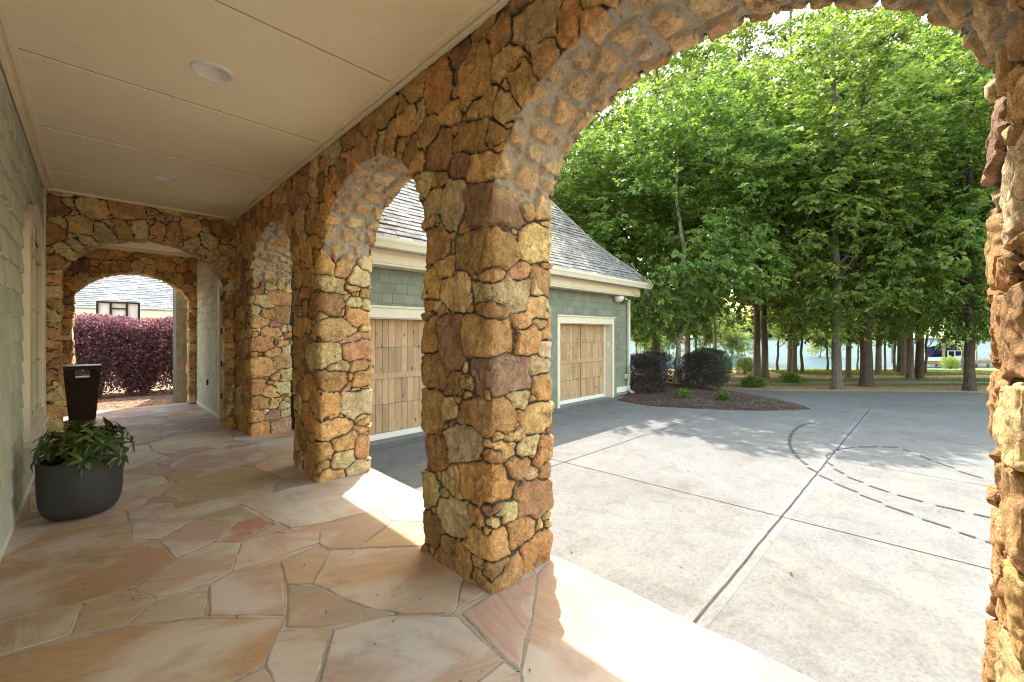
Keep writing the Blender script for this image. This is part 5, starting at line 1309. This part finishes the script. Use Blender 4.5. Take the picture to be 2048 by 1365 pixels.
big = [ # photo x, y of the base, kind, rotation, size, height factor, label
 (1514, 757, ta, 0.2, 1.0, 1.0, 'straight grey trunked tall tree, left one of the touching pair behind the low shrubs'),
 (1530, 756, tb, 2.4, 1.05, 1.0, 'straight grey trunked tall tree, right one of the touching pair behind the low shrubs'),
 (1589, 748, ta, 4.0, .85, 1.1, 'tall slim tree standing behind the round yellow green shrub'),
 (1674, 779, tb, 1.1, .92, 1.15, 'grey straight trunk standing right at the far edge of the drive'),
 (1734, 774, tc, 0.6, 1.02, 1.2, 'stout dark tree with a flared base at the far edge of the drive'),
 (1697, 756, tb, 3.3, .75, 1.05, 'slim grey tree between the straight grey trunk and the stout flared one, set back'),
 (1757, 750, ta, 2.0, .85, 1.0, 'leaning slender tree just right of the stout flared trunk'),
 (1808, 752, tb, 5.0, .85, 1.1, 'dark tree left of the pair of grey trunks, near the path'),
 (1820, 759, ta, 1.3, .85, 1.1, 'pale grey trunk on the left of the pair beyond the path'),
 (1838, 759, tc, 2.9, .85, 1.15, 'thick grey trunk on the right of the pair beyond the path'),
 (1893, 735, tb, .7, .75, 1.0, 'slim pale trunk in front of the boathouse'),
 (1905, 728, ta, 5.2, .7, 1.0, 'thin trunk beside the covered boat'),
 (1939, 782, tc, 4.4, .74, 1.25, 'dark trunked tree standing nearest the right stone pillar'),
 (2100, 778, tc, 1.9, .85, 1.25, 'dark tree mostly hidden behind the right stone pillar'),
 (1430, 740, ta, 3.1, .78, 1.0, 'grey tree behind the green rounded shrub'),
 (1392, 735, tc, 5.5, .75, 1.05, 'dark tree behind the clipped plum shrub'),
 (1230, 752, tc, 2.5, .95, 1.15, 'tall dark tree mostly hidden behind the garage roof'),
]
used = set()
for (px, py, kd, rz, s_, sz, lb) in big:
    x, y = tpt(px, py); place(kd, x, y, rz, s_, lb, id(kd) not in used, random.Random(px).uniform(.86, 1.02)); used.add(id(kd))
small = [(1290, 735, td, .3, 1.0, 'small leaning sapling just right of the downspout, first from the garage'), (1302, 733, te, 2.2, .9, 'thin dark sapling second from the garage corner, behind the clipped shrub'), (1462, 733, td, 4.0, 1.0, 'thin sapling over the water right of the green rounded shrub'),
 (1478, 735, te, 1.2, .9, 'slender sapling at the waterline left of the tall grey pair'), (1555, 742, td, 5.1, 1.1, 'leafy sapling between the tall grey pair and the slim tree'), (1640, 735, te, 3.0, 1.0, 'branching sapling by the shore with open limbs'),
 (1655, 742, td, 2.1, 1.0, 'dark thin trunk just left of the straight grey trunk'), (1770, 747, te, .5, .95, 'slim sapling between the stout tree and the grey pair'), (1340, 733, te, 5.8, 1.0, 'thin sapling behind the pale barked tree'), (1272, 738, td, 3.6, 1.1, 'yellow green sapling hard against the garage downspout'),
 (1320, 740, td, 1.0, 1.2, 'yellow green sapling just left of the pale barked trunk, behind the shrubs'), (1420, 738, td, 2.9, 1.15, 'spreading sapling above the green rounded shrub'), (1605, 745, td, 0.4, 1.2, 'spreading sapling right of the round yellow green shrub'), (1850, 748, td, 3.9, 1.0, 'low branching sapling right of the grey pair beyond the path'), (1790, 745, td, 5.9, 1.1, 'low spreading sapling behind the path left of the grey pair'),
 (1715, 740, td, 4.6, .9, 'small sapling hidden behind the stout dark tree'), (1925, 740, te, 1.9, .9, 'light green sapling by the dock railing')]
for (px, py, kd, rz, s_, lb) in small:
    x, y = tpt(px, py); place(kd, x, y, rz, s_, lb, id(kd) not in used, group='saplings along the lake shore'); used.add(id(kd))
# canopy behind, filling the frame up to the arch
x = None
for (d, r, kd, rz, s_, lb) in ((20.5, 2.2, ta, 2.6, 1.0, 'tall tree close behind the garage, its crown rising over the roof hip'), (24, 8.2, tb, 3.9, 1.1, 'tall tree behind the pale barked tree, its crown touching the arch'), (26, 4.5, ta, 1.0, 1.3, 'tall tree at the back of the wood, above the garage hip'), (31, 13, tb, 2.0, 1.2, 'tallest tree at the back of the wood, behind the grey pair'), (30, 20, ta, 3.0, 1.2, 'tall tree at the back of the wood, behind the stout tree'), (29, 27, tc, 4.0, 1.25, 'tall tree at the back of the wood, at the right by the arch'), (25, 31, tb, 5.0, 1.1, 'tall tree at the right edge beyond the stone pillar')):
    X_, Y_ = dr_(d, r); place(kd, X_, Y_, rz, s_, lb, False, 1.2)

# ------------------------------------------------------------------ shrubs
def shrub(name, x, y, z, rx, ry, rz_, n_, L, leafm, label, cat='shrub', seed=0, boxy=2.0, group=None, rot=0, stems=True, wf=.5, lump=.12):
    r = np.random.RandomState(seed); root = empty(name, (x, y, z), rot, label, cat, group)
    v = r.normal(size=(n_, 3)); v /= (np.abs(v) ** boxy).sum(1)[:, None] ** (1 / boxy); v[:, 2] = np.where(v[:, 2] < -.75, -v[:, 2], v[:, 2]); rad = r.uniform(.0, 1, n_) ** .28 * (1 + lump * fbm(v * 3 + seed, seed, 3))
    P = v * rad[:, None] * np.array([rx, ry, rz_ / 2]); P[:, 2] = (P[:, 2] + rz_ / 2) * 1.12 - rz_ * .12; P[:, 2] = np.where(P[:, 2] < .02, r.uniform(.02, .12, n_), P[:, 2])
    D = v * .8 + r.normal(0, .6, (n_, 3)) + np.array([0, 0, .3]); D /= np.linalg.norm(D, axis=1)[:, None]
    # light on the tops is put into the colour: outer upper leaves are paler
    me = leaves_mesh('foliage', P, D, L * r.uniform(.6, 1.3, n_), wf, r, 2.2, np.clip(r.rand(n_) * .65 + .4 * np.clip(rad - .9, 0, .3) * 3 * (v[:, 2] > .1), 0, 1))
    link('foliage', me, M[leafm], root, world=False)
    b = MB(); q = random.Random(seed)
    for k in range(9):
        a = q.uniform(0, 6.28); b.tube([(0.05 * math.cos(a), .05 * math.sin(a), -.05), (rx * .35 * math.cos(a), ry * .35 * math.sin(a), rz_ * .4), (rx * .7 * math.cos(a), ry * .7 * math.sin(a), rz_ * .75)], [.02, .014, .006], 5)
    o = b.build('stems', M['barkdark']); o.parent = root; return root
def sh_at(px, py, *a, **k):
    x, y = tpt(px, py); z = tz(x, y); return x, y, z
gS = 'clipped dark shrubs round the mulch bed'
x, y = G_(1295, 790); shrub('clipped_shrub', x + .25, y + .25, -DROP, .72, .62, 1.36, 15000, .05, 'leafplum', 'dark plum clipped shrub close against the garage corner', seed=1, boxy=3.2, group=gS, rot=-.78)
x, y = G_(1408, 782); shrub('clipped_shrub', x + .2, y + .2, -DROP, .78, .75, 1.42, 16000, .05, 'leafplum', 'dark plum rounded shrub right of the pale barked trunk', seed=2, boxy=2.6, group=gS, rot=-.78)
x, y = G_(1335, 775); shrub('clipped_shrub', x + 1.0, y + 1.0, -DROP, .8, .7, 1.32, 11000, .05, 'leafplum', 'dark plum shrub set back behind the pale barked trunk', seed=3, boxy=3, group=gS, rot=-.78)
x, y = G_(1448, 772); shrub('clipped_shrub', x + .9, y + .9, -DROP - .05, .95, .9, 1.5, 15000, .06, 'leafdark', 'mid green rounded shrub behind the right hand plum shrub', seed=4, boxy=2.4, group=gS)
gL = 'low plants in and behind the mulch bed'
x, y = G_(1368, 800); shrub('low_plant', x, y, -DROP + .06, .30, .24, .24, 900, .07, 'leaf', 'low spreading green plant in the mulch, nearer the garage', 'plant', 5, 2, gL, lump=.5)
x, y = G_(1446, 806); shrub('low_plant', x, y, -DROP + .06, .22, .2, .28, 900, .06, 'leaf', 'small upright green plant in the mulch, nearer the drive', 'plant', 6, 2, gL, lump=.5)
x, y = tpt(1580, 768); shrub('round_shrub', x, y, tz(x, y), .42, .42, .52, 5000, .06, 'leafyellow', 'bright yellow green ball shaped shrub at the far edge of the drive', 'shrub', 7, 2, gL)
x, y = tpt(1508, 775); shrub('low_shrub', x, y, tz(x, y), .6, .4, .42, 3000, .07, 'leaf', 'loose olive green low shrub in front of the tall grey pair of trunks', 'shrub', 8, 2, gL, lump=.5)
x, y = tpt(1490, 748); shrub('low_shrub', x, y, tz(x, y), .8, .6, 1.0, 2600, .10, 'leafyellow', 'pale feathery shrub at the waterline left of the grey pair', 'shrub', 9, 2, gL, lump=.6)
x, y = tpt(1900, 738); shrub('low_shrub', x, y, tz(x, y), .9, .6, 1.1, 2600, .10, 'leafyellow', 'yellow green shrub below the boathouse', 'shrub', 10, 2, gL, lump=.6)
x, y = tpt(1868, 735); shrub('low_shrub', x, y, tz(x, y), .7, .5, .7, 1800, .10, 'leaf', 'rounded green shrub by the dock end', 'shrub', 12, 2, gL, lump=.5)

# purple hedge beyond the passage: three shrubs grown together
hx = [(-1.6, 15.5), (.1, 15.6), (1.75, 15.5)]
labs = ('left part of the tall purple leaved hedge, behind the waste bin', 'middle of the tall purple leaved hedge, framed by the far arch', 'right part of the tall purple leaved hedge, beside the shingled return')
for k, (x, y) in enumerate(hx):
    shrub('purple_hedge', x, y, -.1, 1.15, .8, 2.1, 48000, .07, 'leafpurple', labs[k], 'hedge', 20 + k, 3.5, 'tall purple hedge shrubs behind the passage', lump=.14)
for k, (x, y) in enumerate([(-3.8, 15.6), (3.6, 15.7)]): shrub('purple_hedge', x, y, -.1, 1.15, .8, 2.1, 9000, .07, 'leafpurple', ('outer left shrub of the purple hedge, hidden by the stone jamb', 'outer right shrub of the purple hedge, hidden by the wall')[k], 'hedge', 30 + k, 3.5, 'tall purple hedge shrubs behind the passage')

# ------------------------------------------------------------------ neighbour house and backboard beyond the hedge
nb = empty('neighbour_house', (1, 26, 0), 0, 'pale grey shingle roofed house with cream fascia beyond the purple hedge', 'house')
b = MB(); b.box(-7, 26.5, -.3, 9, 34, 2.45); b.build('wall', M['white'], nb)
b = MB(); b.box(-7.5, 25.95, 2.36, 9.5, 26.1, 2.74); b.box(-7.5, 26.1, 2.40, 9.5, 26.5, 2.44); b.build('fascia', M['cream'], nb)
b = MB(); rr = random.Random(9); sl = .62; y = 25.9; row = 0
while y < 33:
    x = -7.6 + (.17 if row % 2 else 0); z = 2.72 + (y - 25.9) * sl
    while x < 9.5:
        w_ = rr.choice([.25, .34, .42]); g = rr.choice([.9, 1.0, 1.08]) * rr.uniform(.95, 1.05); th = rr.choice([.012, .03])
        b.hexa([(x, y, z - .03), (x + w_, y, z - .03), (x + w_, y + .2, z - .03 + .2 * sl), (x, y + .2, z - .03 + .2 * sl), (x, y, z + th), (x + w_, y, z + th), (x + w_, y + .2, z + .2 * sl), (x, y + .2, z + .2 * sl)], 0, (g, g, g)); x += w_ + .006
    y += .155; row += 1
b.build('roof', M['roof2'], nb)
b = MB(); b.hexa([(.9, 25.9, 2.70), (1.0, 25.9, 2.70), (2.5, 33, 7.2), (2.4, 33, 7.2), (.9, 25.9, 2.76), (1.0, 25.9, 2.76), (2.5, 33, 7.2), (2.4, 33, 7.2)]) if False else b.box(-7.6, 33.05, 7.05, 9.6, 33.3, 7.2); b.build('ridge_cap', M['roof2'], nb)
bb = empty('basketball_backboard', (.58, 19, 0), 0, 'black framed basketball backboard showing above the purple hedge', 'basketball hoop')
b = MB(); x0, x1, z0, z1 = .07, 1.13, 1.85, 2.66; tt = .055
for q in ((x0, z0, x1, z0 + tt), (x0, z1 - tt, x1, z1), (x0, z0 + tt, x0 + tt, z1 - tt), (x1 - tt, z0 + tt, x1, z1 - tt), (x0 + .31, z0 + tt, x0 + .31 + tt, z1 - tt), (x1 - .36, z0 + tt, x1 - .36 + tt, z1 - tt)): b.box(q[0], 18.98, q[1], q[2], 19.03, q[3])
b.box(x0 + .31 + tt, 18.985, z1 - .25, x1 - .36, 19.02, z1 - .21); b.build('frame', M['black'], bb)
b = MB(); b.box(x0 + .01, 19.035, z0 + .01, x1 - .01, 19.042, z1 - .01); b.build('board', M['white'], bb)
b = MB(); b.box(.54, 19.3, -.1, .66, 19.42, 2.2); b.box(.56, 19.04, 2.02, .64, 19.3, 2.1); b.build('pole', M['black'], bb)

# ------------------------------------------------------------------ boathouse, dock and boat on the shore to the right
def ln(px, d): return (px - 1024.0) / F * d
DD = 44.0
def W2(px, d): return dr_(d, ln(px, d))
bh = empty('boathouse', (*W2(1880, DD), LAKE), 0, 'open boathouse with a pale hipped metal roof at the water on the right', 'boathouse')
c = Vector(W2(1893, DD + 2)); fx = Vector((1 / R2, -1 / R2)); fy = Vector((1 / R2, 1 / R2))
def loc(a, q, z): p = c + fx * a + fy * q; return (p.x, p.y, z)
def lbox(mb, a0, q0, z0, a1, q1, z1, m=0):
    mb.hexa([loc(a0, q0, z0), loc(a1, q0, z0), loc(a1, q1, z0), loc(a0, q1, z0), loc(a0, q0, z1), loc(a1, q0, z1), loc(a1, q1, z1), loc(a0, q1, z1)][::1], m)
hw_, hd = 3.6, 3.2; zr = 1.15
b = MB(); e4 = [loc(-hw_, -hd, zr), loc(hw_, -hd, zr), loc(hw_, hd, zr), loc(-hw_, hd, zr)]; r2 = [loc(-1.0, 0, zr + 1.55), loc(1.0, 0, zr + 1.55)]
b.face([e4[0], e4[1], r2[1], r2[0]]); b.face([e4[1], e4[2], r2[1]]); b.face([e4[2], e4[3], r2[0], r2[1]]); b.face([e4[3], e4[0], r2[0]]); b.face(e4[::-1]); b.build('roof', M['white'], bh)
b = MB(); lbox(b, -hw_, -hd, zr - .22, hw_, -hd + .12, zr - .004); lbox(b, -hw_, hd - .12, zr - .22, hw_, hd, zr - .004); lbox(b, -hw_, -hd + .12, zr - .22, -hw_ + .12, hd - .12, zr - .004); lbox(b, hw_ - .12, -hd + .12, zr - .22, hw_, hd - .12, zr - .004); b.build('fascia', M['dockwood'], bh)
for a in (-3.3, 0, 3.3):
    for q in (-2.9, 2.9):
        b = MB(); lbox(b, a - .08, q - .08, LAKE - 1, a + .08, q + .08, zr - .224); b.build('post', M['dockwood'], bh)
dk = empty('dock', (*W2(1850, DD - 3), LAKE), 0, 'long brown wooden dock with a thin railing in front of the boathouse', 'dock')
b = MB(); lbox(b, -7.5, -4.6, -1.18, 6.5, -3.3, -1.04); lbox(b, -7.5, -4.66, -1.36, 6.5, -4.605, -1.05); b.build('deck', M['dockwood'], dk)
for k in range(9):
    b = MB(); lbox(b, -7.4 + k * 1.7, -4.58, LAKE - 1.2, -7.22 + k * 1.7, -4.42, -1.181)
    b.build('pile', M['dockwood'], dk)
b = MB()
for k in range(15): lbox(b, -3.4 + k * .7, -3.42, -1.039, -3.36 + k * .7, -3.38, -.16)
lbox(b, -3.4, -3.42, -.159, 6.5, -3.36, -.12); b.build('railing', M['white'], dk)
bt = empty('covered_boat', (*W2(1885, DD - .5), LAKE), 0, 'boat under a dark blue cover on its lift inside the boathouse', 'boat')
b = MB(); ns = 16; rings = []
for k in range(ns + 1):
    f = k / ns; x_ = -1.9 + 4.3 * f; wd = .85 * math.sin(math.pi * min(1, .15 + f * .85)) ** .6 if f < 1 else .02; zk = -.95 + .35 * f ** 3
    rings.append([loc(x_, q * wd, z) for q, z in ((-.15, zk), (-.8, zk + .3), (-1, -.35), (-.55, .02 + .25 * math.sin(f * 3.1)), (0, .15 + .3 * math.sin(f * 3.1)), (.55, .02 + .25 * math.sin(f * 3.1)), (1, -.35), (.8, zk + .3), (.15, zk))])
hull = MB(); cov = MB()
for a, c_ in zip(rings, rings[1:]):
    for k in (0, 1, 6, 7): hull.face([a[k], c_[k], c_[k + 1], a[k + 1]])
    hull.face([a[8], c_[8], c_[0], a[0]])
    for k in (2, 3, 4, 5): cov.face([a[k], c_[k], c_[k + 1], a[k + 1]])
hull.face(rings[0][0:3] + rings[0][6:9]); cov.face(rings[0][2:7]); hull.build('hull', M['blue'], bt); cov.build('cover', M['blue'], bt)
# far shore: wood, houses, docks
def far_wood(name, d0, r0, r1, n_, hgt, seed, L=3.0):
    r = np.random.RandomState(seed); rr_ = r.uniform(r0, r1, n_); dd = d0 + r.uniform(0, 25, n_); X = (dd + rr_) / R2; Y = (dd - rr_) / R2
    hh = hgt * (.75 + .3 * np.sin(rr_ * .11 + seed) + .2 * np.sin(rr_ * .37)); Z = terrain(X, Y) + r.uniform(0, 1, n_) ** .7 * hh
    D = r.normal(size=(n_, 3)); D /= np.linalg.norm(D, axis=1)[:, None]; me = leaves_mesh(name, np.c_[X, Y, Z], D, L * r.uniform(.5, 1.3, n_), .8, r, 1.0)
    return tag(link(name, me, M['leafdark']), kind='stuff')
far_wood('far_wood', 238, -30, 420, 34000, 15, 1)
far_wood('near_wood', 62, -75, -32, 9000, 11, 4, 1.2)
fr = random.Random(2)
for k, (px, col_, lb) in enumerate(((1385, 'white', 'tiny pale house on the far shore, left of the two seen between the trunks'), (1478, 'cream', 'tiny house on the far shore, right of the two seen between the trunks'), (1760, 'cream', 'tiny pale house on the far shore seen beside the stout dark trunk'))):
    d = 236; X_, Y_ = W2(px, d); t = empty('shore_house', (X_, Y_, -1), 0, lb, 'house', 'houses on the far shore'); c = Vector((X_, Y_))
    b = MB(); lbox(b, -6, 0, -2, 6, 6, 2.2); b.build('wall', M[col_], t)
    b = MB(); q = [loc(-7, -1, 2.2), loc(7, -1, 2.2), loc(7, 7, 2.2), loc(-7, 7, 2.2)]; r2 = [loc(-6, 3, 5), loc(6, 3, 5)]
    b.face([q[0], q[1], r2[1], r2[0]]); b.face([q[2], q[3], r2[0], r2[1]]); b.face([q[1], q[2], r2[1]]); b.face([q[3], q[0], r2[0]]); b.face(q[::-1]); b.build('roof', M['roof'], t)
